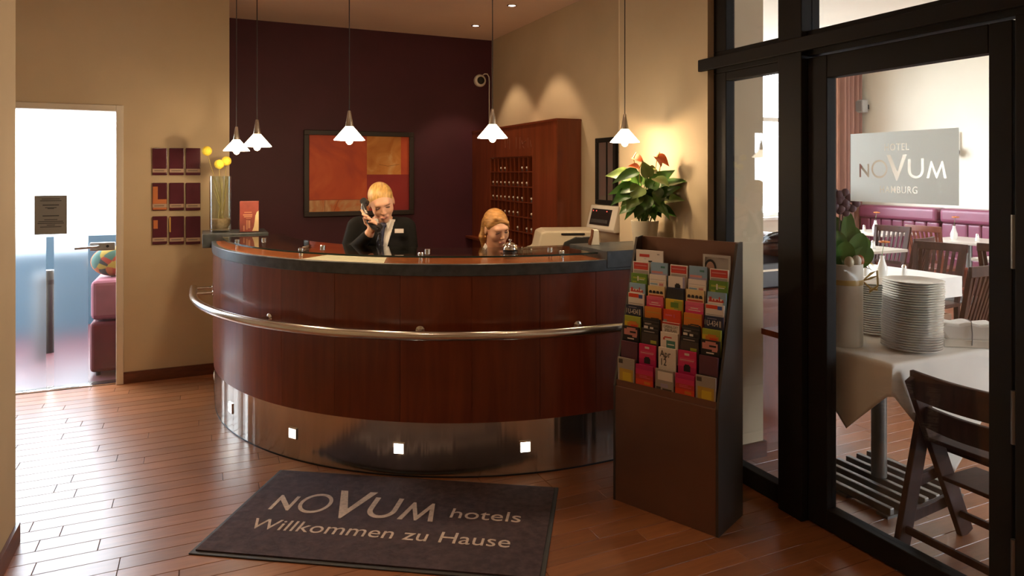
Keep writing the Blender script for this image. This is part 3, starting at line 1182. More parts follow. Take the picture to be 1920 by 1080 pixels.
# ================================================================ plaques on the back wall
M_PLQ = P('maroon_gloss', (0.085, 0.016, 0.030), 0.18, var=0.15, scale=6)
M_PLQB = P('plaque_back', (0.05, 0.010, 0.018), 0.3)
M_STRIP = P('plaque_strip', (0.42, 0.30, 0.22), 0.5)
M_INK = P('dark_ink', (0.03, 0.02, 0.02), 0.6)
M_PORG = P('plaque_orange', (0.50, 0.16, 0.05), 0.4)
M_PYEL = P('plaque_yellow', (0.50, 0.30, 0.08), 0.4)
cols = [(285.8, 313.5), (317.5, 345.2), (348.5, 376)]
rws = [(277.5, 328.5), (342.6, 394), (405.5, 457)]
for ri, (ya, yb) in enumerate(rws):
    for ci_, (xa, xb) in enumerate(cols):
        A, B = on_y(xa, ya, YD), on_y(xb, yb, YD)
        w, h = B.x - A.x, A.z - B.z
        special = {(1, 0): 'maroon wall plaque with an orange corner band beside the glass door', (2, 0): 'maroon wall plaque with a small orange square beside the glass door',
                   (2, 1): 'maroon wall plaque with a thin yellow edge stripe beside the glass door'}.get((ri, ci_))
        plain = {(0, 0): 'plain maroon wall plaque directly above the one with an orange corner band', (0, 1): 'plain maroon wall plaque in the middle of the upper row of three',
                 (0, 2): 'plain maroon wall plaque of the upper row at the flower vase end', (1, 1): 'plain maroon wall plaque next to the one with an orange corner band',
                 (1, 2): 'plain maroon wall plaque of the middle row at the flower vase end', (2, 2): 'plain maroon wall plaque of the lower row at the flower vase end'}.get((ri, ci_))
        t = thing('wall_plaque', special or plain, 'plaque', ((A.x + B.x) / 2, YD, (A.z + B.z) / 2),
                  group='grid of nine wall plaques')
        m = MB()
        m.box(-w / 2, w / 2, -0.020, -0.001, -h / 2, h / 2)
        m.build('plaque_panel', M_PLQ, t, bevel=0.005)
        m = MB()
        m.box(-w / 2 + 0.002, w / 2 - 0.002, -0.0225, -0.0195, -h / 2 + h * 0.10, -h / 2 + h * 0.235)
        st_ = m.build('name_strip', M_STRIP, t)
        m = MB()
        m.box(-w * 0.36, w * 0.3, -0.0232, -0.0225, -h / 2 + h * 0.155, -h / 2 + h * 0.175)
        m.build('strip_print', M_INK, st_)
        if special:
            m = MB()
            if ri == 1:
                m.box(-w / 2 + 0.004, -w * 0.13, -0.0212, -0.0199, -h * 0.26, h * 0.36)
                m.box(-w * 0.13, w / 2 - 0.003, -0.0212, -0.0199, -h * 0.26, -h * 0.1)
                m.box(-w / 2 + 0.004, w / 2 - 0.003, -0.0212, -0.0199, -h / 2 + 0.006, -h * 0.405)
                m.build('colour_field', M_PORG, t)
            elif ci_ == 0:
                m.box(-w / 2 + 0.008, -w * 0.13, -0.0212, -0.0199, h * 0.06, h * 0.36)
                m.build('colour_field', M_PORG, t)
            else:
                m.box(-w / 2 + 0.001, -w / 2 + 0.011, -0.0212, -0.0199, -h * 0.06, h * 0.47)
                m.build('colour_field', M_PYEL, t)

# ================================================================ on the left end block: vase and leaflet stand
ZT = 1.150
vz = thing('glass_vase', 'clear glass cylinder vase filled with pale sand on the stone block', 'vase', (0.118, 5.33, ZT))
m = MB()
m.lathe([(0, 0), (0.066, 0), (0.072, 0.008), (0.072, 0.40), (0.069, 0.40), (0.069, 0.026), (0, 0.026)], 32)
m.build('glass_wall', glass('vase_glass', (0.93, 0.96, 0.93), 0.07, 0.0, 2.2), vz, smooth=40)
m = MB()
m.lathe([(0, 0.027), (0.050, 0.027), (0.067, 0.06), (0.0675, 0.092), (0.05, 0.096), (0, 0.092)], 28)
m.build('sand', P('sand', (0.52, 0.36, 0.22), 0.9, var=0.2, scale=60), vz, smooth=40)
M_CRAS = P('yellow_bloom', (0.85, 0.66, 0.06), 0.85, var=0.15, scale=120, bump=0.6)
M_STEM = P('dry_stem', (0.30, 0.24, 0.08), 0.7)
rngv = random.Random(5)
for i, (px, py, bx, by, lab) in enumerate([(388, 283, 0.02, 0.02, 'yellow ball flower on a bare stem leaning out of the glass vase'), (411, 308, 0.0, -0.02, 'lower of the two paired yellow ball flowers in the glass vase'),
                                           (424.5, 302, 0.015, 0.01, 'upper of the two paired yellow ball flowers in the glass vase')]):
    hd = on_y(px, py, 5.33 + (0.02 if i != 1 else -0.02))
    base = Vector((0.118 + bx, 5.33 + by, ZT + 0.094))
    t = thing('ball_flower', lab, 'flower', base, group='yellow ball flowers in the vase')
    hd = hd - base
    m = MB()
    mid = hd * 0.5 + Vector((0.012, 0, 0))
    m.tube([(0, 0, -0.03), mid * 0.6, mid, hd * 0.8, hd], 0.0028, 6)
    m.build('stem', M_STEM, t, smooth=60)
    m = MB()
    m.ball(hd, 0.034, 20, 14)
    m.build('flower_head', M_CRAS, t, smooth=80)
tw = thing('dry_twigs', 'bundle of bare dry stems standing in the glass vase', 'twigs', (0.118, 5.33, ZT + 0.094))
for k in range(9):
    a, b = rngv.uniform(0, 6.28), rngv.uniform(0.02, 0.05)
    a2 = a + rngv.uniform(-1, 1) + 3.1
    m = MB()
    h_ = rngv.uniform(0.20, 0.29)
    p0 = Vector((b * math.cos(a) * 0.7, b * math.sin(a) * 0.7, -0.03))
    p1 = Vector((0.05 * math.cos(a2), 0.05 * math.sin(a2), h_))
    m.tube([p0, (p0 + p1) / 2 + Vector((0.008, 0, 0)), p1], 0.0026, 6)
    m.build('twig', M_STEM if k % 2 else P('pale_twig', (0.50, 0.42, 0.18), 0.7), tw, smooth=60)

ls = thing('leaflet_stand', 'clear stand of reddish folded leaflets with a cream curved edge on the stone block', 'leaflet stand', (0.305, 5.22, ZT), R(-8))
m = MB()
m.box(-0.068, 0.068, 0.012, 0.016, 0.0, 0.13)
m.box(-0.068, 0.068, -0.05, -0.046, 0.0, 0.09)
m.box(-0.068, 0.068, -0.046, 0.012, 0.0, 0.004)
m.build('acrylic_holder', M_GLASS, ls)
m = MB()
m.box(-0.060, 0.066, -0.034, 0.010, 0.005, 0.222)
lf = m.build('leaflets', P('leaflet_red', (0.27, 0.055, 0.04), 0.5, var=0.25, scale=14), ls, bevel=0.002)
m = MB()
pol = [(0.066, 0.01), (0.022, 0.01), (0.034, 0.04), (0.040, 0.08), (0.044, 0.12), (0.054, 0.145), (0.066, 0.155)]
M4 = Matrix(((1, 0, 0, 0), (0, 0, 1, -0.0352), (0, 1, 0, 0), (0, 0, 0, 1)))
m.prism(pol, 0, 0.001, M4)
m.build('cream_edge', P('leaflet_cream', (0.80, 0.62, 0.34), 0.5), lf)
m = MB()
for a, b, c, d in ((-.03, .02, .140, .146), (-.038, .024, .120, .130), (-.032, .022, .108, .116), (-.018, .014, .098, .101), (-.016, -.008, .02, .088), (-.004, .010, .03, .086), (-.036, -.028, .012, .05)):
    m.box(a, b, -0.0352, -0.034, c, d)
m.build('leaflet_print', P('leaflet_print', (0.50, 0.22, 0.12), 0.5), lf)

# ================================================================ on the counter top
bell_p = on_z(945, 485, 1.138)
bl = thing('desk_bell', 'shiny chrome call bell on the glass counter top', 'bell', (1.545, 3.43, 1.1385))
m = MB()
m.lathe([(0, 0), (0.040, 0), (0.040, 0.006), (0.034, 0.010), (0, 0.010)], 28)
m.build('base', M_BLACK, bl, smooth=40)
m = MB()
m.lathe([(0.041, 0.012), (0.042, 0.016), (0.038, 0.030), (0.028, 0.044), (0.014, 0.052), (0, 0.054)], 32)
m.build('dome', M_CHROME, bl, smooth=60)
m = MB()
m.lathe([(0, 0.052), (0.004, 0.052), (0.004, 0.060), (0.010, 0.062), (0.010, 0.068), (0, 0.071)], 16)
m.build('push_button', M_CHROME, bl, smooth=60)
m = MB()
for a in range(6):
    m.ball((0.034 * math.cos(a * 1.047 + .3), 0.034 * math.sin(a * 1.047 + .3), 0.034), 0.006, 8, 6)
m.build('dome_studs', M_CHROME, bl, smooth=60)

pa = on_z(600, 487, 1.1025)
ps_ = MB()
ps_.sweep(cpath(1.835, 218.5, 234.5, 10), cpath(1.62, 218.5, 232.0, 10), 1.1012, 1.1022)
dm = tag(ps_.build('town_map', P('map_paper', (0.70, 0.62, 0.48), 0.6, var=0.15, scale=30, world=True)), 'pale printed map sheet lying under the glass counter top', 'map')
pen = thing('ballpoint_pen', 'silver ballpoint pen lying on the glass counter top', 'pen', (0.55, 4.10, 1.138), R(62))
m = MB()
m.tube([(-0.062, 0, 0.0065), (-0.055, 0, 0.0065), (0.03, 0, 0.0065)], [0.002, 0.0055, 0.0060], 10)
m.build('barrel', M_NECK, pen, smooth=50)
m = MB()
m.tube([(0.03, 0, 0.0065), (0.07, 0, 0.0065), (0.072, 0, 0.0065)], [0.0062, 0.0062, 0.004], 10)
m.tube([(0.066, 0, 0.012), (0.035, 0, 0.0145)], 0.0014, 6)
m.build('cap', M_CHROME, pen, smooth=50)

# right end block: anthurium, card tent
cdt = thing('card_holder', 'small white and brown card dispenser on the stone block', 'card holder', (2.10, 3.46, ZT), R(-20))
m = MB()
pol = [(-0.030, 0), (0.028, 0), (0.024, 0.03), (0.022, 0.088), (-0.012, 0.088), (-0.016, 0.05), (-0.030, 0.02)]
M4 = Matrix(((1, 0, 0, 0), (0, 0, 1, 0), (0, 1, 0, 0), (0, 0, 0, 1)))
m.prism(pol, -0.025, 0.025, M4)
m.build('holder', M_PAPER, cdt, bevel=0.002)
m = MB()
q = [(-0.0305, 0.001), (-0.0165, 0.049), (-0.0125, 0.0875)]
m.prism([(-0.030, 0.0), (-0.022, 0.0), (-0.010, 0.05), (-0.006, 0.088), (-0.012, 0.0885), (-0.0165, 0.05), (-0.0305, 0.02)], -0.0256, 0.0256, M4)
m.build('brown_stripe', P('brown_card', (0.14, 0.05, 0.02), 0.5), cdt)

pl_ = thing('potted_anthurium', 'flowering anthurium in a white pot on the stone block by the wall', 'potted plant', (2.335, 3.285, ZT))
m = MB()
m.lathe([(0, 0), (0.060, 0), (0.064, 0.004), (0.080, 0.145), (0.078, 0.147), (0.074, 0.145), (0.068, 0.11), (0, 0.11)], 36)
m.build('pot', P('white_ceramic', (0.78, 0.70, 0.55), 0.35), pl_, smooth=40)
m = MB()
m.lathe([(0, 0.112), (0.067, 0.112), (0.066, 0.116), (0, 0.120)], 20)
m.build('soil', P('soil', (0.03, 0.018, 0.01), 0.95, bump=0.5, scale=60), pl_)
M_LEAF = P('anthurium_leaf', (0.055, 0.15, 0.022), 0.3, var=0.35, scale=9)
M_LEAF2 = P('anthurium_leaf_pale', (0.17, 0.26, 0.06), 0.35, var=0.3, scale=9)
M_SPA = P('spathe_orange', (0.62, 0.12, 0.03), 0.3, var=0.25, scale=12)


def leaf(org, tip, wid, droop, mat, name, par, nrm=None, fold=0.25, strap=False):
    org, tip = Vector(org), Vector(tip)
    ax = tip - org
    L_ = ax.length
    ax.normalize()
    sd = ax.cross(Vector((0, 0, 1))) if nrm is None else ax.cross(Vector(nrm))
    if sd.length < 0.05:
        sd = Vector((1, 0, 0))
    sd.normalize()
    up = sd.cross(ax)
    prof_ = [(-0.10, 0.55), (0.0, 0.80), (0.12, 0.98), (0.28, 1.0), (0.48, 0.82), (0.68, 0.52), (0.85, 0.24), (1.0, 0.0)]
    if strap:
        prof_ = [(0.0, 0.45), (0.15, 0.75), (0.35, 0.95), (0.55, 1.0), (0.75, 0.9), (0.88, 0.68), (0.96, 0.4), (1.0, 0.0)]
    vs_, fs_ = [], []
    for t_, w_ in prof_:
        c_ = org + ax * (L_ * t_) + up * (-droop * t_ * t_ * L_)
        for s_ in (-1, -0.5, 0, 0.5, 1):
            vs_.append(c_ + sd * (wid / 2 * w_ * s_) + up * (fold * wid / 2 * w_ * abs(s_)))
    for i in range(len(prof_) - 1):
        for j in range(4):
            a_ = i * 5 + j
            fs_.append((a_, a_ + 1, a_ + 6, a_ + 5))
    mm = MB()
    mm.add(vs_, fs_)
    o = mm.build(name, mat, par, smooth=70, fix=False)
    return o


rngp = random.Random(11)
# leaves: pixel of the leaf base and tip, distance kept in front of the wall
base0 = Vector((2.335, 3.285, ZT))
LV = [((1178, 330), (1140, 322), .10), ((1186, 350), (1142, 358), .08), ((1192, 322), (1150, 335), .07), ((1200, 340), (1163, 325), .09), ((1215, 330), (1205, 300), .08),
      ((1225, 345), (1262, 316), .10), ((1235, 355), (1279, 325), .10), ((1238, 365), (1275, 345), .07), ((1240, 375), (1281, 372), .09), ((1232, 390), (1268, 402), .09),
      ((1228, 360), (1250, 390), .10), ((1210, 360), (1220, 392), .11), ((1195, 365), (1175, 392), .10), ((1188, 380), (1158, 398), .08), ((1205, 378), (1190, 408), .09),
      ((1218, 352), (1238, 330), .09), ((1200, 352), (1183, 372), .10), ((1212, 345), (1198, 330), .09), ((1222, 380), (1240, 405), .09), ((1180, 360), (1150, 375), .08),
      ((1230, 335), (1255, 345), .08), ((1206, 366), (1212, 402), .10), ((1192, 342), (1168, 352), .09), ((1216, 370), (1200, 398), .09),
      ((1205, 385), (1196, 414), .06), ((1222, 388), (1228, 414), .06), ((1198, 372), (1172, 410), .06), ((1228, 372), (1258, 410), .06), ((1210, 320), (1228, 312), .05),
      ((1188, 335), (1162, 344), .06), ((1212, 382), (1206, 412), .07), ((1236, 360), (1262, 372), .07), ((1184, 370), (1165, 385), .06), ((1220, 318), (1238, 322), .06)]
stem = MB()
for i, (a, b, w_) in enumerate(LV):
    dd = 3.88 + rngp.uniform(-0.10, 0.06)
    pa_, pb_ = at_d(*a, dd), at_d(*b, dd - rngp.uniform(-0.05, 0.10))
    for q in (pa_, pb_):
        if q.x > 2.415:
            k_ = 2.415 / q.x
            q.x, q.y, q.z = q.x * k_, q.y * k_, EYE + (q.z - EYE) * k_
    pa_ -= base0
    pb_ -= base0
    leaf(pa_, pb_, w_, rngp.uniform(0.1, 0.35), M_LEAF if i % 4 else M_LEAF2, 'leaf', pl_, (rngp.uniform(-.3, .3) - .3, -0.7, 0.6))
    s0 = Vector((rngp.uniform(-.03, .03), rngp.uniform(-.03, .03), 0.112))
    stem.tube([s0, s0 * 0.4 + pa_ * 0.6 + Vector((0, 0, 0.02)), pa_], 0.0028, 6)
stem.build('stalks', P('stalk_green', (0.12, 0.20, 0.05), 0.5), pl_, smooth=60)
for a, b, w_ in (((1188, 296), (1208, 302), .065), ((1232, 295), (1256, 308), .075), ((1238, 312), (1230, 292), .055), ((1198, 316), (1180, 308), .055)):
    pa_, pb_ = at_d(*a, 3.86) - base0, at_d(*b, 3.82) - base0
    leaf(pa_, pb_, w_, 0.2, M_SPA, 'spathe', pl_, (-0.2, -0.6, 0.7), 0.4)
    m = MB()
    m.tube([(0, 0, 0.112), pa_ * 0.6, pa_], 0.0025, 6)
    m.tube([pa_, pa_ + Vector((0.004, -0.02, 0.03))], [0.004, 0.002], 8)
    m.build('flower_stalk', P('spadix', (0.45, 0.28, 0.08), 0.6), pl_, smooth=60)

# ================================================================ behind the counter: printer on a low cupboard
cb = thing('low_cupboard', 'low cherry wood cupboard under the printer by the niche wall', 'cupboard', (2.35, 4.22, 0))
m = MB()
m.box(-0.33, 0.36, -0.22, 0.34, 0.03, 0.97)
m.build('carcass', M_CAB, cb)
m = MB()
m.box(-0.345, 0.37, -0.235, 0.345, 0.97, 0.995)
m.build('cupboard_top', M_CAB, cb, bevel=0.003)
for y0_, y1_ in ((-0.215, 0.055), (0.06, 0.335)):
    m = MB()
    m.box(-0.348, -0.331, y0_, y1_, 0.05, 0.955)
    dr = m.build('door', M_CAB, cb, bevel=0.003)
    m = MB()
    m.tube([(-0.349, y1_ - 0.04, 0.60), (-0.372, y1_ - 0.04, 0.60), (-0.372, y1_ - 0.04, 0.72), (-0.349, y1_ - 0.04, 0.72)], 0.005, 8)
    m.build('handle', M_NECK, dr, smooth=50)
m = MB()
m.box(-0.31, 0.34, -0.20, 0.32, 0.0, 0.03)
m.build('toe_kick', M_BLACK, cb)
prn = thing('printer', 'off-white desktop printer with a dark paper output tray', 'printer', (2.28, 4.20, 0.995), R(-20))
M_PRN = P('printer_shell', (0.62, 0.55, 0.42), 0.45)
m = MB()
m.prism([(-0.24, 0.0), (0.24, 0.0), (0.25, 0.12), (0.24, 0.185), (-0.12, 0.185), (-0.16, 0.17), (-0.185, 0.06), (-0.30, 0.02)], -0.15, 0.19, Matrix(((1, 0, 0, 0), (0, 0, 1, 0), (0, 1, 0, 0), (0, 0, 0, 1))))
m.build('body', M_PRN, prn, bevel=0.012)
m = MB()
m.prism([(-0.02, 0.06), (0.22, 0.05), (0.235, 0.15), (0.08, 0.145), (0.0, 0.11)], -0.012, 0.012, Matrix(((1, 0, 0, 0), (0, 0, 1, -0.150), (0, 1, 0, 0), (0, 0, 0, 1))))
m.build('output_tray', P('tray_dark', (0.025, 0.027, 0.027), 0.35), prn, bevel=0.004)
m = MB()
m.box(-0.02, 0.14, -0.158, -0.149, 0.158, 0.170)
m.build('control_panel', M_BLACK, prn)
m = MB()
m.prism([(-0.38, 0.0), (-0.20, 0.0), (-0.19, 0.045), (-0.38, 0.004)], -0.12, 0.12, Matrix(((1, 0, 0, 0), (0, 0, 1, -0.0), (0, 1, 0, 0), (0, 0, 0, 1))))
m.build('front_tray', M_PRN, prn)

# ================================================================ entrance mat
MC = Vector((0.782, 3.056, 0))
mt = thing('entrance_mat', 'dark purple-brown entrance mat with pale welcome lettering on the plank floor', 'mat', MC, R(-32.3))
m = MB()
m.box(-0.735, 0.735, -0.40, 0.40, 0.0005, 0.006)
m.build('rubber_border', P('rubber', (0.035, 0.034, 0.036), 0.6), mt, bevel=0.003)
m = MB()
m.box(-0.715, 0.715, -0.38, 0.38, 0.006, 0.012)
M_PILE = P('mat_pile', (0.060, 0.034, 0.036), 0.95, var=0.35, scale=30, bump=0.5)
m.build('pile', M_PILE, mt)
M_LET = P('mat_letters', (0.60, 0.47, 0.38), 0.95, var=0.2, scale=60, bump=0.3)
v_, f_ = fill(logo_loops(-0.585, -0.055, 0.785, 0.262))
slab(v_, f_, 0.0012, 'word_mark', M_LET, mt, Matrix.Translation((0, 0, 0.012)))
for s_, cx_, cy_, w_, h_ in (('hotels', 0.428, 0.062, 0.322, 0.085), ('Willkommen zu Hause', -0.012, -0.148, 1.165, 0.085)):
    v_, f_ = text_flat(s_, w_, h_)
    slab(v_ + np.array([cx_, cy_, 0]), f_, 0.0012, 'lettering', M_LET, mt, Matrix.Translation((0, 0, 0.012)))

# ================================================================ brochure rack
RA, RB_ = Vector((1.803, 2.794, 0)), Vector((2.023, 2.309, 0))
ru = (RB_ - RA).normalized()
rd = Vector((-ru.y, ru.x, 0))           # towards the back of the rack
RWD, RDP = 0.532, 0.26
rk = thing('brochure_rack', 'brown metal brochure stand filled with leaflets, standing before the counter end', 'brochure rack', (RA + RB_) / 2 + rd * 0.13, math.atan2(ru.y, ru.x))
M_RK = P('rack_bronze', (0.185, 0.098, 0.068), 0.32, 0.6, var=0.06, scale=4)
M_RKS = P('rack_side', (0.070, 0.058, 0.050), 0.42, 0.5)
w2_, d2_ = RWD / 2, RDP / 2
YZ = Matrix(((0, 0, 1, 0), (1, 0, 0, 0), (0, 1, 0, 0), (0, 0, 0, 1)))   # (y,z,x) profile -> local
for sx_ in (-1, 1):
    m = MB()
    pr_ = [(-d2_, 0), (d2_, 0), (d2_, 1.255), (d2_ - 0.055, 1.250), (-d2_, 0.55)]
    a = sx_ * w2_
    m.prism(pr_, min(a, a - sx_ * 0.012), max(a, a - sx_ * 0.012), YZ)
    m.build('side_panel', M_RKS, rk)
m = MB()
m.box(-w2_ + 0.012, w2_ - 0.012, -d2_, -d2_ + 0.01, 0, 0.55)
m.build('front_panel', M_RK, rk, bevel=0.002)
m = MB()
m.box(-w2_ + 0.012, w2_ - 0.012, d2_ - 0.012, d2_, 0, 1.252)
m.build('back_panel', M_RK, rk)
NR = 10
rz_top = [0.672, 0.765, 0.830, 0.878, 0.930, 0.982, 1.032, 1.082, 1.135, 1.192]


def row_y(zt):
    return -d2_ + 0.020 + (zt - 0.672) / (1.192 - 0.672) * 0.155


for k, zt in enumerate(rz_top):
    zb = 0.552 if k == 0 else rz_top[k - 1] - 0.075
    y_ = row_y(zt)
    m = MB()
    m.box(-w2_ + 0.0125, w2_ - 0.0125, y_ - 0.012, y_ + 0.003, zb - 0.006, zb - 0.002)
    m.box(-w2_ + 0.0125, w2_ - 0.0125, y_ - 0.0128, y_ - 0.0120, zb - 0.006, zb + 0.028)
    m.build('shelf', M_GLASS if k else M_RK, rk)
for c in range(1, 5):
    x_ = -w2_ + 0.012 + (RWD - 0.024) * c / 5
    m = MB()
    m.prism([(-d2_ + 0.012, 0.552), (d2_ - 0.014, 0.552), (d2_ - 0.014, 1.16), (-d2_ + 0.018, 0.58)], x_ - 0.001, x_ + 0.001, YZ)
    m.build('divider', glass('acrylic_divider', (0.97, 0.97, 0.97), 0.03), rk)

CC_ = {'white': (0.66, 0.58, 0.50), 'red': (0.45, 0.035, 0.022), 'navy': (0.012, 0.016, 0.045), 'green': (0.10, 0.20, 0.015), 'lime': (0.30, 0.33, 0.03), 'orange': (0.55, 0.17, 0.012),
       'pink': (0.55, 0.02, 0.10), 'black': (0.012, 0.010, 0.010), 'sky': (0.22, 0.34, 0.44), 'cream': (0.62, 0.46, 0.22), 'yellow': (0.55, 0.38, 0.02), 'purple': (0.10, 0.030, 0.045),
       'grey': (0.30, 0.26, 0.22), 'gold': (0.42, 0.26, 0.03), 'salmon': (0.50, 0.20, 0.17), 'teal': (0.05, 0.17, 0.13), 'dk': (0.05, 0.038, 0.03), 'blue': (0.04, 0.09, 0.30), 'scarlet': (0.60, 0.05, 0.012),
       'magenta': (0.42, 0.012, 0.09), 'lav': (0.30, 0.26, 0.36), 'rose': (0.60, 0.10, 0.16)}


def pc_(n):
    return P('print_' + n, CC_[n], 0.4)


# kind: body colour, label, printed fields (colour, x0, x1, z0, z1) in fractions of the visible top part, lettering (text, colour, cx, cz, width, height)
KINDS = {
    'gold': ('grey', 'tall grey brochure with a golden photo in the front row of the rack', [('gold', .1, .92, .12, .62), ('yellow', .3, .8, .2, .5), ('dk', .05, .3, .8, .95)], []),
    'sunset': ('magenta', 'brochure fading from magenta to orange in the front row of the rack', [('pink', .0, 1, .62, .82), ('red', 0, 1, .42, .62), ('scarlet', 0, 1, .2, .42), ('orange', 0, 1, .0, .2), ('rose', .22, .66, .56, .58), ('rose', .22, .84, .50, .52), ('orange', .5, .85, .25, .36)], []),
    'misty': ('grey', 'grey misty photo brochure with a white title box in the front row of the rack', [('white', .14, .95, .58, .92), ('dk', .05, .3, .1, .3), ('dk', .4, .9, .08, .26), ('lav', .3, .7, .3, .45)], []),
    'purple': ('purple', 'dull purple brochure sticking up behind the tall grey one in the rack', [('dk', 0, 1, .0, .12)], []),
    'pinkcup': ('pink', 'crimson brochure with a white crest and a dark oval in the rack', [('magenta', 0, 1, .0, .3), ('white', .36, .62, .80, .90), ('rose', .1, .9, .64, .67), ('white', .1, .88, .58, .60), ('rose', .1, .85, .52, .55), ('black', .32, .68, .08, .34), ('black', .38, .62, .34, .40)], []),
    'apr': ('white', 'cream programme leaflet lettered Apr 12 in the rack', [], [('Apr\n12', 'black', .40, .52, .62, .72)]),
    'punk': ('black', 'black brochure with a jagged salmon title block in the rack', [('salmon', .08, .9, .42, .82), ('salmon', .25, .8, .82, .93), ('black', .45, .82, .58, .70), ('salmon', .6, .88, .30, .42), ('white', .3, .7, .14, .22)], []),
    'dark': ('dk', 'dark brown photo brochure in the rack', [('black', 0, 1, .72, 1), ('lime', .55, .9, .1, .3), ('grey', .15, .8, .80, .86)], []),
    'bag': ('white', 'white leaflet with a dark green panel and a red squiggle in the rack', [('teal', .35, .86, .02, .50), ('red', .22, .66, .66, .74), ('red', .16, .26, .52, .66), ('white', .42, .8, .22, .28)], []),
    'fruit': ('lime', 'lime green brochure with an orange fruit in the rack', [('lime', .1, 1, .5, .9), ('yellow', .0, .6, .1, .5), ('orange', .18, .88, .0, .40), ('scarlet', .4, .8, .05, .25), ('orange', .3, .75, .40, .55)], []),
    'photo': ('black', 'black and white photo leaflet in the rack', [('grey', .1, .5, .46, .60), ('dk', .4, .9, .32, .52), ('white', .06, .30, .12, .34), ('white', .42, .62, .08, .28), ('dk', 0, 1, .7, .78)], []),
    'spielplan': ('white', 'white leaflet lettered OPERNLOFT SPIELPLAN in the rack', [('red', 0, 1, .84, 1)], [('OPERNLOFT\nSPIELPLAN', 'dk', .5, .44, .86, .56)]),
    'u434': ('navy', 'navy brochure lettered U-434 in the rack', [('lav', .16, .66, .80, .84), ('grey', .80, .90, .2, .7), ('grey', .02, .06, .3, .7)], [('U-434', 'white', .44, .46, .60, .44)]),
    'orange': ('orange', 'orange brochure with a dark arch motif in the rack', [('gold', .1, .9, .55, .62), ('black', .38, .85, .06, .16), ('black', .25, .4, .0, .08), ('black', .85, .95, .0, .1)], []),
    'scarlet': ('scarlet', 'scarlet brochure with small pale lettering in the rack', [('rose', .12, .5, .5, .62), ('rose', .6, .66, .4, .66), ('grey', .0, .2, .0, .2)], []),
    'stripes': ('white', 'white brochure with a red and blue header band in the rack', [('scarlet', .03, .66, .66, .96), ('blue', .66, .9, .62, .92), ('grey', .05, .92, .16, .20)], []),
    'pinkbook': ('rose', 'pink booklet with pale lines in the rack', [('pink', 0, 1, 0, .3), ('white', .3, .72, .46, .52), ('white', .18, .85, .28, .33), ('magenta', .12, .85, .68, .71)], []),
    'apple': ('yellow', 'yellow and green brochure in the rack', [('lime', .5, .98, .1, .9), ('green', .3, .75, .3, .75), ('white', .5, .72, .04, .14)], []),
    'script': ('sky', 'sky blue brochure with a red script title in the rack', [('white', .03, .82, .06, .5), ('red', .08, .88, .22, .34), ('red', .10, .24, .34, .62), ('red', .30, .38, .30, .48), ('red', .48, .58, .34, .46), ('red', .62, .68, .30, .66), ('red', .78, .86, .30, .44)], []),
    'heads': ('cream', 'cream brochure with a row of four black mop heads in the rack', [('red', .06, .94, .06, .18)] + [('black', .07 + i * .22, .25 + i * .22, .32, .5) for i in range(4)] + [('black', .1 + i * .22, .22 + i * .22, .5, .58) for i in range(4)], []),
    'black': ('navy', 'plain near-black brochure in the rack', [('black', .02, .98, .1, .9)], []),
    'green': ('green', 'dark green brochure with a swirl title in the rack', [('lime', .12, .9, .5, .66), ('white', .40, .48, .3, .75), ('white', .52, .84, .42, .48), ('lime', .1, .35, .1, .25)], []),
    'paleblue': ('sky', 'pale blue brochure with a pink band in the upper rack', [('salmon', .04, .72, .16, .32), ('lav', .0, 1, .0, .16), ('teal', .6, .85, .6, .75)], []),
    'map': ('white', 'white folded plan with faint lines in the rack', [('grey', .05, .95, .55, .58), ('sky', .06, .5, .1, .24), ('salmon', .6, .85, .05, .28), ('cream', .05, .9, .34, .38)], []),
    'blob': ('white', 'white leaflet with a small black figure in the rack', [('black', .4, .72, .0, .34), ('black', .46, .66, .34, .44), ('lav', .86, .98, 0, 1)], []),
    'redbox': ('white', 'white framed leaflet with a red title box in the upper rack', [('red', .05, .95, .34, .94), ('scarlet', .1, .9, .44, .5), ('salmon', .12, .88, .66, .74), ('grey', .05, .95, .02, .28)], []),
}
COLS = [['gold', 'purple', 'punk', 'fruit', 'u434', 'stripes', 'script', 'green', 'redbox'],
        ['sunset', 'pinkcup', 'dark', 'photo', 'orange', 'pinkbook', 'heads', 'map', 'paleblue'],
        ['misty', 'apr', 'bag', 'spielplan', 'scarlet', 'apple', 'black', 'blob', 'redbox'],
        ['sunset', 'pinkcup', 'dark', 'photo', 'orange', 'pinkbook', 'heads', 'map', 'paleblue'],
        ['gold', 'purple', 'punk', 'fruit', 'u434', 'stripes', 'script', 'green', 'redbox']]
MR = rk.matrix_basis.copy()
RROT = Matrix.Translation(rk.location) @ Matrix.Rotation(math.atan2(ru.y, ru.x), 4, 'Z')
rngb = random.Random(2)
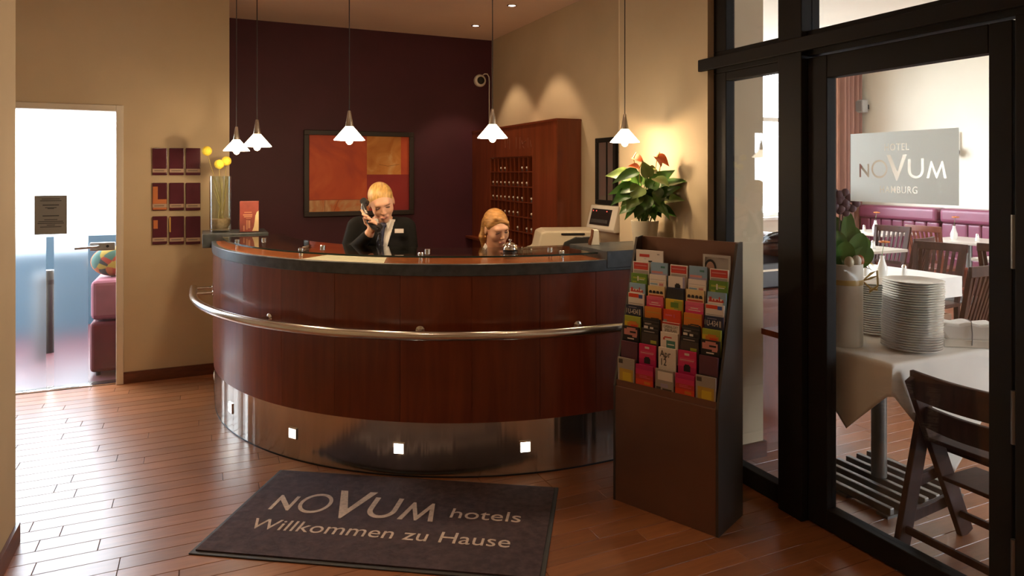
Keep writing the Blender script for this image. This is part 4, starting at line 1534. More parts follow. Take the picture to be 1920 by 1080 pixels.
for c, lst in enumerate(COLS):
    xm = -w2_ + 0.012 + (RWD - 0.024) * (c + 0.5) / 5
    for k, kd in enumerate(lst):
        body, lab, fields, txts = KINDS[kd]
        zt = rz_top[k] + (0.012 if kd == 'gold' else 0) + rngb.uniform(-0.004, 0.004)
        zb = (0.553 if k == 0 else rz_top[k - 1] - 0.075)
        zvis = 0.556 if k == 0 else rz_top[k - 1] - 0.004
        y_ = row_y(rz_top[k])
        wd = 0.088 if k else 0.092
        if kd == 'redbox' and c == 2:
            lab = 'white framed leaflet with a red title box between the pale blue brochures'
        if c != 2:
            lab += ', counter side' if c < 2 else ', door side'
        p = RROT @ Vector((xm + rngb.uniform(-0.002, 0.002), y_, zb))
        o = thing('brochure', lab, 'brochure', p, math.atan2(ru.y, ru.x) + rngb.uniform(-.015, .015), 'brochures in the rack')
        m = MB()
        m.box(-wd / 2, wd / 2, -0.0095, 0.0, 0.0, zt - zb)
        b = m.build('booklet', pc_(body), o)
        z0_, hv = zvis - zb, zt - zvis
        m = MB()
        ms = []
        for i, (cn, xa, xb, za, zb2) in enumerate(fields):
            mt_ = pc_(cn)
            if mt_ not in ms:
                ms.append(mt_)
            m.box(-wd / 2 + xa * wd, -wd / 2 + xb * wd, -0.0100 - 0.00012 * i, -0.0094, z0_ + za * hv, z0_ + min(zb2, .995) * hv, ms.index(mt_))
        if fields:
            m.build('print', ms, o)
        for s_, cn, cx_, cz_, w_, h_ in txts:
            v_, f_ = text_flat(s_, w_ * wd, h_ * hv, 'LEFT' if kd == 'apr' else 'CENTER')
            Mt = basis(None, (-wd / 2 + cx_ * wd, -0.0102, z0_ + cz_ * hv), (1, 0, 0), (0, 0, 1))
            slab(v_, f_, 0.0004, 'lettering', pc_(cn), o, Mt)
# wide white leaflet on the top shelf, acrylic frame at the other end
yt = row_y(1.192)
p = RROT @ Vector((-0.165, yt, rz_top[8] - 0.075))
o = thing('brochure', 'wide white leaflet with a small red word on the top shelf of the rack', 'brochure', p, math.atan2(ru.y, ru.x), 'brochures in the rack')
m = MB()
m.box(-0.075, 0.075, -0.008, 0, 0, 0.132)
m.build('booklet', pc_('white'), o)
m = MB()
m.box(-0.055, 0.0, -0.0086, -0.0078, 0.098, 0.112, 0)
m.box(-0.03, -0.018, -0.0086, -0.0078, 0.088, 0.090, 1)
m.box(0.042, 0.055, -0.0086, -0.0078, 0.112, 0.118, 1)
m.box(-0.005, 0.015, -0.0086, -0.0078, 0.074, 0.082, 2)
m.build('print', [pc_('red'), pc_('grey'), pc_('black')], o)
p = RROT @ Vector((0.185, yt, rz_top[8] - 0.075))
o = thing('photo_holder', 'clear card holder with a dark haired portrait on the rack top shelf', 'card holder', p, math.atan2(ru.y, ru.x))
m = MB()
m.box(-0.068, 0.060, -0.004, 0, 0, 0.135)
m.build('card', pc_('grey'), o)
m = MB()
m.prism([(-0.035 + 0.03 * math.cos(t), 0.07 + 0.045 * math.sin(t)) for t in [math.pi * i / 10 for i in range(11)]], 0, 0.0008, basis(None, (0, -0.0042, 0), (1, 0, 0), (0, 0, 1)), 0)
m.prism([(-0.035 + 0.021 * math.cos(t), 0.07 + 0.034 * math.sin(t)) for t in [math.pi * i / 10 for i in range(11)]], 0.0008, 0.0014, basis(None, (0, -0.0042, 0), (1, 0, 0), (0, 0, 1)), 1)
m.build('portrait_print', [pc_('black'), P('print_skin', (0.36, 0.20, 0.14), 0.5)], o)
m = MB()
for b in ((-.07, .062, .124, .137), (-.07, -.060, .0, .124), (.052, .062, .0, .124)):
    m.box(b[0], b[1], -0.0075, -0.0055, b[2], b[3])
m.build('holder_rim', P('acrylic_rim', (0.42, 0.38, 0.33), 0.2), o)

# ================================================================ people: bodies grown as one smooth surface from blended forms
def rot(rx, ry, rz):
    return np.array((Matrix.Rotation(R(rz), 3, 'Z') @ Matrix.Rotation(R(ry), 3, 'Y') @ Matrix.Rotation(R(rx), 3, 'X')))


def sd_prim(pr, p):
    if pr[0] == 'e':
        _, c, r, M, k, s = pr
        q = (p - np.array(c)) @ M
        r = np.array(r)
        k0 = np.sqrt((((q / r) ** 2).sum(-1))) + 1e-9
        k1 = np.sqrt(((q / (r * r)) ** 2).sum(-1)) + 1e-9
        return k0 * (k0 - 1) / k1
    _, a, b, ra, rb, k, s = pr
    a, b = np.array(a, float), np.array(b, float)
    ab = b - a
    t = np.clip(((p - a) @ ab) / (ab @ ab + 1e-12), 0, 1)
    d = np.sqrt(((p - a - t[..., None] * ab) ** 2).sum(-1))
    return d - (ra + t * (rb - ra))


def blend(F, d, k, sub):
    if sub:
        d = -d
        if k <= 0:
            return np.maximum(F, d)
        h = np.clip(0.5 - 0.5 * (F - d) / k, 0, 1)
        return F * (1 - h) + d * h + k * h * (1 - h)
    if k <= 0:
        return np.minimum(F, d)
    h = np.clip(0.5 + 0.5 * (F - d) / k, 0, 1)
    return F * (1 - h) + d * h - k * h * (1 - h)


def E_(c, r, M=np.eye(3), k=0.02, s=False):
    return ('e', c, r, M, k, s)


def C_(a, b, ra, rb=None, k=0.02, s=False):
    return ('c', a, b, ra, ra if rb is None else rb, k, s)


def sd_eval(prims, p):
    F = np.full(p.shape[:-1], 1.0)
    for pr in prims:
        F = blend(F, sd_prim(pr, p), pr[-2], pr[-1])
    return F


def sd_mesh(prims, h, name, mat, parent=None, clip=None):
    lo, hi = np.full(3, 9e9), np.full(3, -9e9)
    bb = []
    for pr in prims:
        if pr[0] == 'e':
            e = np.abs(pr[3]) @ np.array(pr[2])
            a, b = np.array(pr[1]) - e, np.array(pr[1]) + e
        else:
            q = np.array([pr[1], pr[2]], float)
            r = max(pr[3], pr[4])
            a, b = q.min(0) - r, q.max(0) + r
        bb.append((a, b))
        if not pr[-1]:
            lo, hi = np.minimum(lo, a), np.maximum(hi, b)
    lo, hi = lo - 0.03, hi + 0.03
    n = np.ceil((hi - lo) / h).astype(int) + 1
    ax = [lo[i] + h * np.arange(n[i]) for i in range(3)]
    F = np.full(tuple(n), 0.5, np.float32)
    for pr, (a, b) in zip(prims, bb):
        pad = 0.03 + pr[-2]
        i0 = np.clip(np.floor((a - pad - lo) / h).astype(int), 0, n)
        i1 = np.clip(np.ceil((b + pad - lo) / h).astype(int) + 1, 0, n)
        if (i1 <= i0).any():
            continue
        sl = tuple(slice(u, v) for u, v in zip(i0, i1))
        g = np.stack(np.meshgrid(*[ax[i][sl[i]] for i in range(3)], indexing='ij'), -1)
        F[sl] = blend(F[sl], sd_prim(pr, g), pr[-2], pr[-1])
    if clip is not None:
        g = np.stack(np.meshgrid(*ax, indexing='ij'), -1)
        F = np.maximum(F, clip(g))
    S = F < 0
    nx, ny, nz = n
    cor = [(i, j, k) for i in (0, 1) for j in (0, 1) for k in (0, 1)]
    sub = lambda A, c: A[c[0]:nx - 1 + c[0], c[1]:ny - 1 + c[1], c[2]:nz - 1 + c[2]]
    cnt = sum(sub(S, c).astype(np.int8) for c in cor)
    act = (cnt > 0) & (cnt < 8)
    cell = np.argwhere(act)
    idx = np.full(act.shape, -1, np.int64)
    idx[act] = np.arange(len(cell))
    pos = np.zeros((len(cell), 3))
    num = np.zeros(len(cell))
    for a in cor:
        for axn in range(3):
            if a[axn]:
                continue
            b = list(a)
            b[axn] = 1
            fa = F[cell[:, 0] + a[0], cell[:, 1] + a[1], cell[:, 2] + a[2]]
            fb = F[cell[:, 0] + b[0], cell[:, 1] + b[1], cell[:, 2] + b[2]]
            x = (fa < 0) != (fb < 0)
            t = np.where(x, fa / np.where(x, fa - fb, 1), 0)
            off = np.array(a, float)[None].repeat(len(cell), 0)
            off[:, axn] += t
            pos[x] += off[x]
            num[x] += 1
    V = lo + h * (cell + pos / num[:, None])
    faces = []
    for axn in range(3):
        o1, o2 = [(1, 2), (2, 0), (0, 1)][axn]
        sa = [slice(1, -1)] * 3
        sb = [slice(1, -1)] * 3
        sa[axn], sb[axn] = slice(0, -1), slice(1, None)
        A, B = S[tuple(sa)], S[tuple(sb)]
        e = np.argwhere(A != B)
        inside = A[e[:, 0], e[:, 1], e[:, 2]]
        base = e.copy()
        base[:, o1] += 1
        base[:, o2] += 1
        def cid(d1, d2):
            q = base.copy()
            q[:, o1] += d1
            q[:, o2] += d2
            return idx[q[:, 0], q[:, 1], q[:, 2]]
        q = np.stack([cid(-1, -1), cid(0, -1), cid(0, 0), cid(-1, 0)], 1)
        q[~inside] = q[~inside][:, ::-1]
        faces.append(q)
    Fq = np.concatenate(faces)
    Fq = Fq[(Fq >= 0).all(1)]
    me = bpy.data.meshes.new(name)
    me.from_pydata(V.tolist(), [], Fq.tolist())
    me.materials.append(mat)
    me.polygons.foreach_set('use_smooth', [True] * len(me.polygons))
    me.update()
    return obj(name, me, parent)


M_SKIN = P('skin', (0.70, 0.40, 0.27), 0.5, sub=0.15)
M_HAIR1 = P('blond_hair', (0.56, 0.33, 0.10), 0.42, var=0.35, scale=10, stretch=(14, 3, 3), bump=0.35)
M_HAIR2 = P('honey_hair', (0.40, 0.20, 0.06), 0.45, var=0.35, scale=10, stretch=(3, 3, 14), bump=0.35)
M_JACK = P('black_jacket', (0.009, 0.0085, 0.0085), 0.8, var=0.2, scale=20, spec=0.12)
M_SHIRT = P('white_shirt', (0.78, 0.74, 0.68), 0.7)
M_TIE = P('navy_scarf', (0.015, 0.016, 0.045), 0.5, var=0.3, scale=80)
M_LIP = P('lips', (0.52, 0.19, 0.15), 0.4)
M_EYE = P('eye_dark', (0.05, 0.03, 0.02), 0.3)
M_BROW = P('eyebrow', (0.28, 0.14, 0.06), 0.7)


def head_prims(hc, M, s=1.0):
    hc = np.array(hc)
    T = lambda p: hc + M @ (np.array(p) * s)
    e = lambda c, r, k=.02, sub=False: E_(T(c), tuple(np.array(r) * s), M, k, sub)
    return [e((0, .012, .030), (.072, .092, .084)),
            e((0, -.022, -.028), (.058, .064, .086), .03),
            e((0, -.060, -.092), (.026, .024, .020), .03),
            e((.034, -.046, -.030), (.026, .028, .028), .02), e((-.034, -.046, -.030), (.026, .028, .028), .02),
            C_(T((-.032, -.076, .024)), T((.032, -.076, .024)), .010 * s, None, .02),
            e((.030, -.092, .004), (.017, .012, .010), .010, True), e((-.030, -.092, .004), (.017, .012, .010), .010, True),
            e((.030, -.071, .001), (.015, .012, .009), .006), e((-.030, -.071, .001), (.015, .012, .009), .006),
            C_(T((0, -.080, .010)), T((0, -.099, -.033)), .0048 * s, .0072 * s, .012),
            e((.0085, -.090, -.036), (.006, .008, .0055), .006), e((-.0085, -.090, -.036), (.006, .008, .0055), .006),
            e((0, -.080, -.064), (.023, .011, .011), .012),
            e((.073, .008, -.008), (.007, .018, .029), .008), e((-.073, .008, -.008), (.007, .018, .029), .008)], T


def face_parts(body, prims, hc, M, s=1.0):
    hc = np.array(hc)
    def surf(x, z):
        ys = np.linspace(-.13, -.03, 400)
        p = np.stack([hc + M @ (np.array((x, y, z)) * s) for y in ys])
        f = sd_eval(prims, p)
        i = np.argmax(f < 0)
        return ys[i]
    M3 = Matrix([list(r) for r in M])
    for sx in (-1, 1):
        for nm, x, z, r, mt, dy, tilt in (('eyelashes', .029, .0005, (.0150, .0045, .0034), M_EYE, .0006, 8), ('eyebrow', .031, .019, (.0185, .0045, .0030), M_BROW, .0008, -8)):
            y = surf(sx * x, z)
            c = hc + M @ (np.array((sx * x, y + .0028 - dy, z)) * s)
            m = MB()
            Q = M3 @ Matrix.Rotation(R(tilt * sx), 3, 'Y')
            m.ball(c, tuple(np.array(r) * s), 12, 8, 0, Q)
            m.build(nm, mt, body, smooth=80)
    for z, r in ((-.0610, (.0225, .0055, .0028)), (-.0668, (.0185, .0060, .0036))):
        y = surf(0, z)
        c = hc + M @ (np.array((0, y + .0038, z)) * s)
        m = MB()
        m.ball(c, tuple(np.array(r) * s), 14, 8, 0, M3)
        m.build('lip', M_LIP, body, smooth=80)


def finger(pts, r=.0088):
    out = []
    for i, (a, b) in enumerate(zip(pts, pts[1:])):
        out.append(C_(a, b, r - .0008 * i, r - .0008 * (i + 1), .004))
    return out


# ---- woman on the telephone, standing behind the counter
o1 = at_d(715, 325, 4.25)
hc1 = (0.010, -0.045, 1.392)
H1 = rot(26, 0, 12) if False else np.array(Matrix.Rotation(R(12), 3, 'Z') @ Matrix.Rotation(R(-11), 3, 'Y') @ Matrix.Rotation(R(24), 3, 'X'))
hp, T1 = head_prims(hc1, H1)
body = list(hp)
body += [C_(T1((0, .012, -.06)), (0.0, .035, 1.235), .047, .055, .03)]
body += [C_((-.11, .04, 1.235), (.11, .04, 1.230), .05, None, .05), E_((0, .04, 1.10), (.145, .095, .17), np.eye(3), .05), E_((0, .05, .92), (.15, .105, .16), np.eye(3), .06)]
body += [C_((-.15, .03, 1.23), (-.205, -.02, 1.045), .043, .036, .03), C_((-.205, -.02, 1.045), (-.045, -.150, 1.205), .036, .026, .02),
         C_((-.045, -.150, 1.205), (-.030, -.162, 1.232), .026, .024, .015),
         E_((-.018, -.172, 1.258), (.032, .017, .038), rot(0, -18, 0), .012)]
body += finger([(-.036, -.180, 1.283), (-.062, -.196, 1.318), (-.082, -.186, 1.350)]) + finger([(-.020, -.190, 1.290), (-.046, -.216, 1.318), (-.072, -.200, 1.326)])
body += finger([(-.006, -.192, 1.282), (-.030, -.218, 1.302), (-.056, -.206, 1.304)]) + finger([(.006, -.190, 1.266), (-.014, -.214, 1.282), (-.036, -.206, 1.282)], .0078)
body += finger([(-.036, -.160, 1.246), (-.066, -.150, 1.272), (-.078, -.142, 1.300)], .0098)
body += [C_((.15, .03, 1.225), (.185, .0, 1.0), .043, .036, .03), C_((.185, 0, 1.0), (.10, -.18, .965), .036, .026, .02), E_((.075, -.205, .965), (.03, .042, .016), rot(0, 0, 30), .012)]
for i in range(4):
    body += finger([(.055 + i * .014, -.235, .965), (.040 + i * .014, -.262, .960), (.032 + i * .014, -.278, .945)], .008)
body += finger([(.055, -.200, .962), (.036, -.212, .958), (.028, -.228, .955)], .009)
body += [C_((-.08, .05, .88), (-.085, .05, .47), .085, .055, .05), C_((-.085, .05, .47), (-.085, .06, .08), .052, .036, .03), C_((-.085, .075, .04), (-.095, -.07, .03), .036, .026, .02),
         C_((.08, .05, .88), (.085, .05, .47), .085, .055, .05), C_((.085, .05, .47), (.085, .06, .08), .052, .036, .03), C_((.085, .075, .04), (.095, -.07, .03), .036, .026, .02)]
w1_ = sd_mesh(body, .0052, 'person', M_SKIN)
tag(w1_, 'blond receptionist in a black jacket talking on a telephone handset behind the counter', 'person')
w1_.location = (o1.x, o1.y, 0)
w1_.rotation_euler = (0, 0, -YAW)
face_parts(w1_, hp, hc1, H1)
e = lambda c, r, k=.015, sub=False: E_(T1(c), r, H1, k, sub)
hair = [e((0, .018, .035), (.0762, .0955, .0868)), e((0, .085, -.01), (.05, .05, .055), .03), e((0, -.104, -.040), (.086, .072, .100), .012, True),
        e((.078, -.018, -.052), (.030, .060, .055), .006, True), e((-.078, -.018, -.052), (.030, .060, .055), .006, True)]
sd_mesh(hair, .005, 'hair', M_HAIR1, w1_)
jack = [C_((-.135, .04, 1.243), (.125, .04, 1.238), .056, None, .05), E_((0, .04, 1.10), (.168, .118, .18), np.eye(3), .06), E_((0, .05, .90), (.172, .125, .17), np.eye(3), .06),
        C_((-.165, .03, 1.235), (-.212, -.02, 1.045), .056, .050, .03), C_((-.212, -.02, 1.045), (-.056, -.142, 1.192), .050, .036, .02),
        C_((.155, .03, 1.230), (.192, 0, 1.0), .056, .048, .03), C_((.192, 0, 1.0), (.112, -.165, .968), .048, .036, .02),
        C_((0, .03, 1.25), (0, .01, 1.36), .060, .062, .01, True)]
sd_mesh(jack, .0065, 'jacket', M_JACK, w1_)
legs = [C_((-.085, .05, .86), (-.09, .05, .1), .102, .070, .04), C_((.085, .05, .86), (.09, .05, .1), .102, .070, .04)]
sd_mesh(legs, .012, 'trousers', M_JACK, w1_)
sh = [E_((0, .04, 1.10), (.172, .1225, .184), np.eye(3), .06), C_((-.135, .04, 1.243), (.125, .04, 1.238), .059, None, .05), E_((0, .05, .90), (.174, .129, .172), np.eye(3), .06)]
vee = lambda g: np.maximum(np.maximum(np.abs(g[..., 0] - .030 - (g[..., 2] - 1.06) * .05) - np.clip((g[..., 2] - 1.035) * .20, 0, .2), g[..., 1] + .0), 1.03 - g[..., 2])
sd_mesh(sh, .005, 'shirt', M_SHIRT, w1_, vee)
tie = [C_((.022, -.085, 1.235), (.010, -.098, 1.15), .016, .020, .01), C_((.010, -.098, 1.15), (.004, -.098, 1.04), .020, .022, .01), E_((.024, -.078, 1.252), (.024, .018, .018), np.eye(3), .008)]
sd_mesh(tie, .004, 'neck_scarf', M_TIE, w1_)
for sx, cx in ((-1, -.026), (1, .058)):
    m = MB()
    m.prism([(cx - .018 * sx, 1.295), (cx + .022 * sx, 1.285), (cx - .004 * sx, 1.225), (cx - .024 * sx, 1.252)], -.066, -.058, Matrix(((1, 0, 0, 0), (0, 0, 1, 0), (0, 1, 0, 0), (0, 0, 0, 1))))
    m.build('collar', M_SHIRT, w1_, bevel=.003)
m = MB()
m.box(.088, .142, -.094, -.088, 1.205, 1.231, 0, Matrix.Rotation(R(6), 4, 'Z'))
m.build('name_tag', P('tag_white', (0.80, 0.72, 0.66), .4), w1_, bevel=.001)

# telephone handset with its coiled cord, held in the hand
hs = thing('telephone_handset', 'black telephone handset held to the ear of the blond receptionist', 'telephone', (o1.x, o1.y, 0), -YAW)
m = MB()
m.tube([(-.080, -.125, 1.395), (-.078, -.150, 1.365), (-.060, -.168, 1.320), (-.035, -.185, 1.278), (-.006, -.194, 1.250), (.012, -.190, 1.236)], [.016, .0165, .0145, .0145, .016, .017], 14)
m.build('grip', M_BLACK, hs, smooth=60)
m = MB()
m.tube([(-.082, -.140, 1.405), (-.074, -.108, 1.388)], [.021, .024], 18)
m.build('earpiece', M_BLACK, hs, smooth=50)
m = MB()
m.tube([(.016, -.200, 1.236), (.018, -.168, 1.250)], [.021, .024], 18)
m.build('mouthpiece', M_BLACK, hs, smooth=50)
m = MB()
m.tube([(-.058, -.192, 1.352), (-.050, -.188, 1.332)], .0035, 8)
m.build('hook_switch', M_WHITE, hs, smooth=50)
m = MB()
pts = []
for i in range(240):
    t = i / 239
    cxx, czz = .022 + .012 * math.sin(t * 3), 1.226 - t * .20
    pts.append((cxx + .008 * math.cos(t * 150), -.188 - .012 * t + .008 * math.sin(t * 150), czz))
m.tube(pts, .0022, 5)
m.build('coiled_cord', M_BLACK, hs, smooth=70)

# ---- seated colleague looking down beside the bell
o2 = at_d(930, 325, 4.10)
hc2 = (0.004, -0.030, 1.243)
H2 = np.array(Matrix.Rotation(R(26), 3, 'Z') @ Matrix.Rotation(R(-7), 3, 'Y') @ Matrix.Rotation(R(18), 3, 'X'))
S2 = 0.93
hp2, T2 = head_prims(hc2, H2, S2)
body = list(hp2)
body += [C_(T2((0, .012, -.06)), (-.02, .035, 1.045), .047, .055, .03)]
body += [C_((-.12, .04, 1.030), (.10, .04, 1.025), .05, None, .05), E_((-.01, .04, .90), (.145, .095, .17), np.eye(3), .05), E_((-.01, .06, .70), (.15, .11, .16), np.eye(3), .06)]
for sx in (-1, 1):
    body += [C_((sx * .145 - .01, .03, 1.02), (sx * .19 - .01, -.03, .83), .043, .036, .03), C_((sx * .19 - .01, -.03, .83), (sx * .09, -.15, .80), .036, .026, .02), E_((sx * .07, -.175, .80), (.028, .038, .015), np.eye(3), .012)]
    for i in range(4):
        x = sx * .07 - .02 + i * .0135
        body += finger([(x, -.205, .80), (x, -.228, .797), (x, -.243, .787)], .0078)
    body += finger([(sx * .05, -.165, .80), (sx * .035, -.182, .797), (sx * .028, -.198, .793)], .009)
    body += [C_((sx * .085, .06, .60), (sx * .095, -.20, .58), .085, .056, .05), C_((sx * .095, -.20, .58), (sx * .095, -.16, .08), .055, .036, .03), C_((sx * .095, -.15, .04), (sx * .10, -.26, .03), .036, .026, .02)]
w2p = sd_mesh(body, .0052, 'person', M_SKIN)
tag(w2p, 'seated receptionist with honey blond hair looking down beside the desk bell', 'person')
w2p.location = (o2.x, o2.y, 0)
w2p.rotation_euler = (0, 0, -YAW)
face_parts(w2p, hp2, hc2, H2, S2)
e = lambda c, r, k=.015, sub=False: E_(T2(c), tuple(np.array(r) * S2), H2, k, sub)
hair = [e((0, .018, .036), (.0775, .097, .0885)), e((-.008, -.106, -.033), (.080, .078, .100), .010, True),
        e((.080, -.020, -.058), (.030, .056, .050), .006, True), e((-.080, -.024, -.058), (.030, .052, .050), .006, True),
        C_(T2((-.030, -.048, .092)), T2((.040, -.066, .058)), .010, .010, .016), C_(T2((.040, -.066, .058)), T2((.066, -.040, .012)), .010, .006, .014),
        C_(T2((-.030, -.048, .092)), T2((-.068, -.022, .026)), .010, .006, .016),
        C_(T2((-.02, .095, .0)), T2((-.055, .085, -.085)), .038, .022, .03), C_(T2((-.055, .085, -.085)), T2((-.060, .07, -.15)), .022, .012, .02)]
sd_mesh(hair, .005, 'hair', M_HAIR2, w2p)
jack = [C_((-.135, .04, 1.035), (.115, .04, 1.030), .056, None, .05), E_((-.01, .04, .90), (.168, .118, .18), np.eye(3), .06), E_((-.01, .06, .68), (.172, .130, .17), np.eye(3), .06)]
for sx in (-1, 1):
    jack += [C_((sx * .155 - .01, .03, 1.025), (sx * .198 - .01, -.03, .83), .056, .048, .03), C_((sx * .198 - .01, -.03, .83), (sx * .10, -.135, .80), .048, .036, .02)]
jack += [C_((-.02, .02, 1.03), (-.01, -.02, 1.15), .058, .062, .01, True)]
sd_mesh(jack, .0065, 'jacket', M_JACK, w2p)
legs = []
for sx in (-1, 1):
    legs += [C_((sx * .088, .06, .60), (sx * .098, -.20, .58), .100, .070, .04), C_((sx * .098, -.20, .58), (sx * .098, -.16, .10), .070, .058, .03)]
sd_mesh(legs, .012, 'trousers', M_JACK, w2p)
MXZ = Matrix(((1, 0, 0, 0), (0, 0, 1, 0), (0, 1, 0, 0), (0, 0, 0, 1)))
m = MB()
m.prism([(-.092, 1.100), (-.062, 1.158), (-.050, 1.140), (-.046, 1.060), (-.072, 1.030)], -.072, -.060, MXZ)
m.prism([(.05, 1.085), (.026, 1.10), (.012, 1.05), (.040, 1.02)], -.062, -.048, MXZ)
m.build('collar', M_SHIRT, w2p, bevel=.003)
m = MB()
q = T2((-.078, .0, -.045))
m.ball(q, .005, 8, 6)
m.build('earring', P('gold_metal', (0.8, 0.55, 0.2), .25, 1.0), w2p, smooth=80)
st = thing('office_stool', 'black swivel stool under the seated receptionist', 'stool', (o2.x + .02, o2.y + .05, 0), -YAW)
m = MB()
m.lathe([(0, .44), (.17, .44), (.19, .46), (.19, .485), (.17, .50), (0, .50)], 28)
m.build('seat', M_JACK, st, smooth=40)
m = MB()
m.cyl((0, 0, .06), (0, 0, .44), .025)
m.build('column', M_CHROME, st, smooth=40)
m = MB()
for i in range(5):
    a = i * 1.2566
    m.bar((0, 0, .06), (.24 * math.cos(a), .24 * math.sin(a), .02), .04, .025)
m.build('star_base', M_BLACK, st)

# ================================================================ porch beyond the glass door
ar = thing('upholstered_bench', 'dark red upholstered bench seen through the clear strip of the glass door', 'bench', (-0.48, 6.42, 0))
m = MB()
m.box(-0.31, 0.36, -0.30, 0.28, 0.03, 0.42)
m.build('base', P('bench_red', (0.085, 0.006, 0.013), 0.8, var=0.2, scale=14), ar, bevel=0.03, seg=3)
m = MB()
m.box(-0.305, 0.36, -0.295, 0.28, 0.43, 0.74)
m.build('pink_throw', P('bench_pink', (0.20, 0.055, 0.085), 0.85, var=0.15, scale=10), ar, bevel=0.04, seg=3)
m = MB()
for x in (-.26, .30):
    for y in (-.24, .22):
        m.cyl((x, y, 0), (x, y, .03), .02)
m.build('feet', M_BLACK, ar)
bgp = thing('patterned_cushion', 'multicoloured patterned cushion on the pink bench throw', 'cushion', (-0.64, 6.35, 0.744))
mcush = bpy.data.materials.new('patchwork')
mcush.use_nodes = True
nt = mcush.node_tree
vo = nt.nodes.new('ShaderNodeTexVoronoi')
vo.inputs['Scale'].default_value = 14
tc = nt.nodes.new('ShaderNodeTexCoord')
nt.links.new(tc.outputs['Object'], vo.inputs['Vector'])
cr = nt.nodes.new('ShaderNodeValToRGB')
cr.color_ramp.interpolation = 'CONSTANT'
els = cr.color_ramp.elements
els[0].color = (.22, .025, .015, 1)
els[1].position = .2
els[1].color = (.02, .02, .025, 1)
for p_, c_ in ((.38, (.25, .18, .03, 1)), (.55, (.03, .09, .08, 1)), (.7, (.26, .07, .02, 1)), (.85, (.2, .03, .05, 1))):
    k = els.new(p_)
    k.color = c_
nt.links.new(vo.outputs['Color'], cr.inputs['Fac'])
nt.links.new(cr.outputs[0], nt.nodes['Principled BSDF'].inputs['Base Color'])
nt.nodes['Principled BSDF'].inputs['Roughness'].default_value = .9
m = MB()
m.ball((0, 0, .118), (.17, .10, .12), 20, 12)
m.build('cover', mcush, bgp, smooth=80)
m = MB()
m.tube([(.168 * math.cos(a), .0, .118 + .118 * math.sin(a)) for a in [i * 2 * math.pi / 28 for i in range(28)]], .006, 6, closed=True)
m.build('piping', P('piping_orange', (.5, .14, .03), .8), bgp, smooth=60)
bp_ = on_z(91.5, 660, 0)
bo = thing('black_bollard', 'slim black bollard on the porch seen through the door slit', 'bollard', (bp_.x, bp_.y, 0))
m = MB()
m.lathe([(0, 0), (.055, 0), (.055, .70), (.045, .72), (0, .725)], 20)
m.build('post', M_BLACK, bo, smooth=40)
m = MB()
m.lathe([(.0555, .60), (.057, .60), (.057, .64), (.0555, .64)], 20, close=True)
m.build('band', M_BLACK, bo, smooth=40)

# ================================================================ dining room
M_DK = wood('dark_chair_wood', (0.030, 0.010, 0.008), (0.075, 0.026, 0.018), 0.42, (10, 10, 2), 3.0, per=0.15, world=False, spec=0.22)
M_DKR = wood('red_chair_wood', (0.12, 0.024, 0.012), (0.20, 0.05, 0.022), 0.33, (10, 10, 2), 3.0, per=0.1, world=False)
M_CLOTH = P('table_linen', (0.82, 0.80, 0.75), 0.85, var=0.04, scale=12, bump=0.08)
M_PORC = P('porcelain', (0.83, 0.82, 0.78), 0.12)

# buffet table: pedestal, ribbed foot, square top, diagonal cloth
TX, TY, TZ, TA = 3.02, 2.335, 0.764, 0.38
bt = thing('buffet_table', 'pedestal buffet table with a ribbed metal foot behind the glass door', 'table', (TX, TY, 0))
m = MB()
m.box(-TA + 0.012, TA - 0.012, -TA + 0.012, TA - 0.012, TZ - 0.03, TZ)
m.build('tabletop', M_CAB, bt)
M_PED = P('pedestal_grey', (0.17, 0.17, 0.16), 0.4, 0.6)
fx, fy = 0.08, 0.03
m = MB()
m.cyl((fx, fy, 0.05), (fx, fy, TZ - 0.03), 0.036, n=20)
m.build('column', M_PED, bt, smooth=40)
for k in range(7):
    x_ = fx - 0.24 + 0.08 * k
    m = MB()
    m.box(x_ - 0.014, x_ + 0.014, fy - 0.25, fy + 0.25, 0.012, 0.045)
    m.build('foot_rib', M_PED, bt, bevel=0.004)
for y_ in (fy - 0.22, fy, fy + 0.22):
    m = MB()
    m.box(fx - 0.27, fx + 0.27, y_ - 0.03, y_ + 0.03, 0.0, 0.012)
    m.build('foot_bar', M_PED, bt)
# cloth: a square laid corner-wise so that its tips hang down the sides
m = MB()
N_ = 72
Dg = TA + 0.34
idx_ = {}
vs_, fs_ = [], []
for i in range(N_ + 1):
    for j in range(N_ + 1):
        u, v = (i / N_ * 2 - 1) * Dg, (j / N_ * 2 - 1) * Dg
        x_, y_ = (u + v) / 2, (u - v) / 2 - 0.18
        e_ = TA + 0.004
        z_ = TZ + 0.0025
        hx, hy = max(0, abs(x_) - e_), max(0, abs(y_) - e_)
        wv = 0.012 * math.sin(9 * (y_ if hx else x_))
        X_, Y_ = x_, y_
        if hx:
            X_ = math.copysign(e_ + 0.006 + 0.05 * hx * (1 + 0.5 * math.sin(11 * y_)), x_)
            z_ -= hx
            Y_ = y_ * (1 - 0.10 * hx)
        if hy:
            Y_ = math.copysign(e_ + 0.006 + 0.015 * hy * (1 + 0.5 * math.sin(11 * x_)), y_)
            z_ -= hy
        vs_.append((X_, Y_, z_))
for i in range(N_):
    for j in range(N_):
        a_ = i * (N_ + 1) + j
        fs_.append((a_, a_ + 1, a_ + N_ + 2, a_ + N_ + 1))
m.add(vs_, fs_)
cl = m.build('tablecloth', M_CLOTH, None, smooth=60, fix=True)
cl.location = (TX, TY, 0)
md = cl.modifiers.new('thick', 'SOLIDIFY')
md.thickness = 0.0012
md.offset = 1
tag(cl, 'white cloth laid corner-wise over the buffet table', 'tablecloth')
ZC = TZ + 0.0045

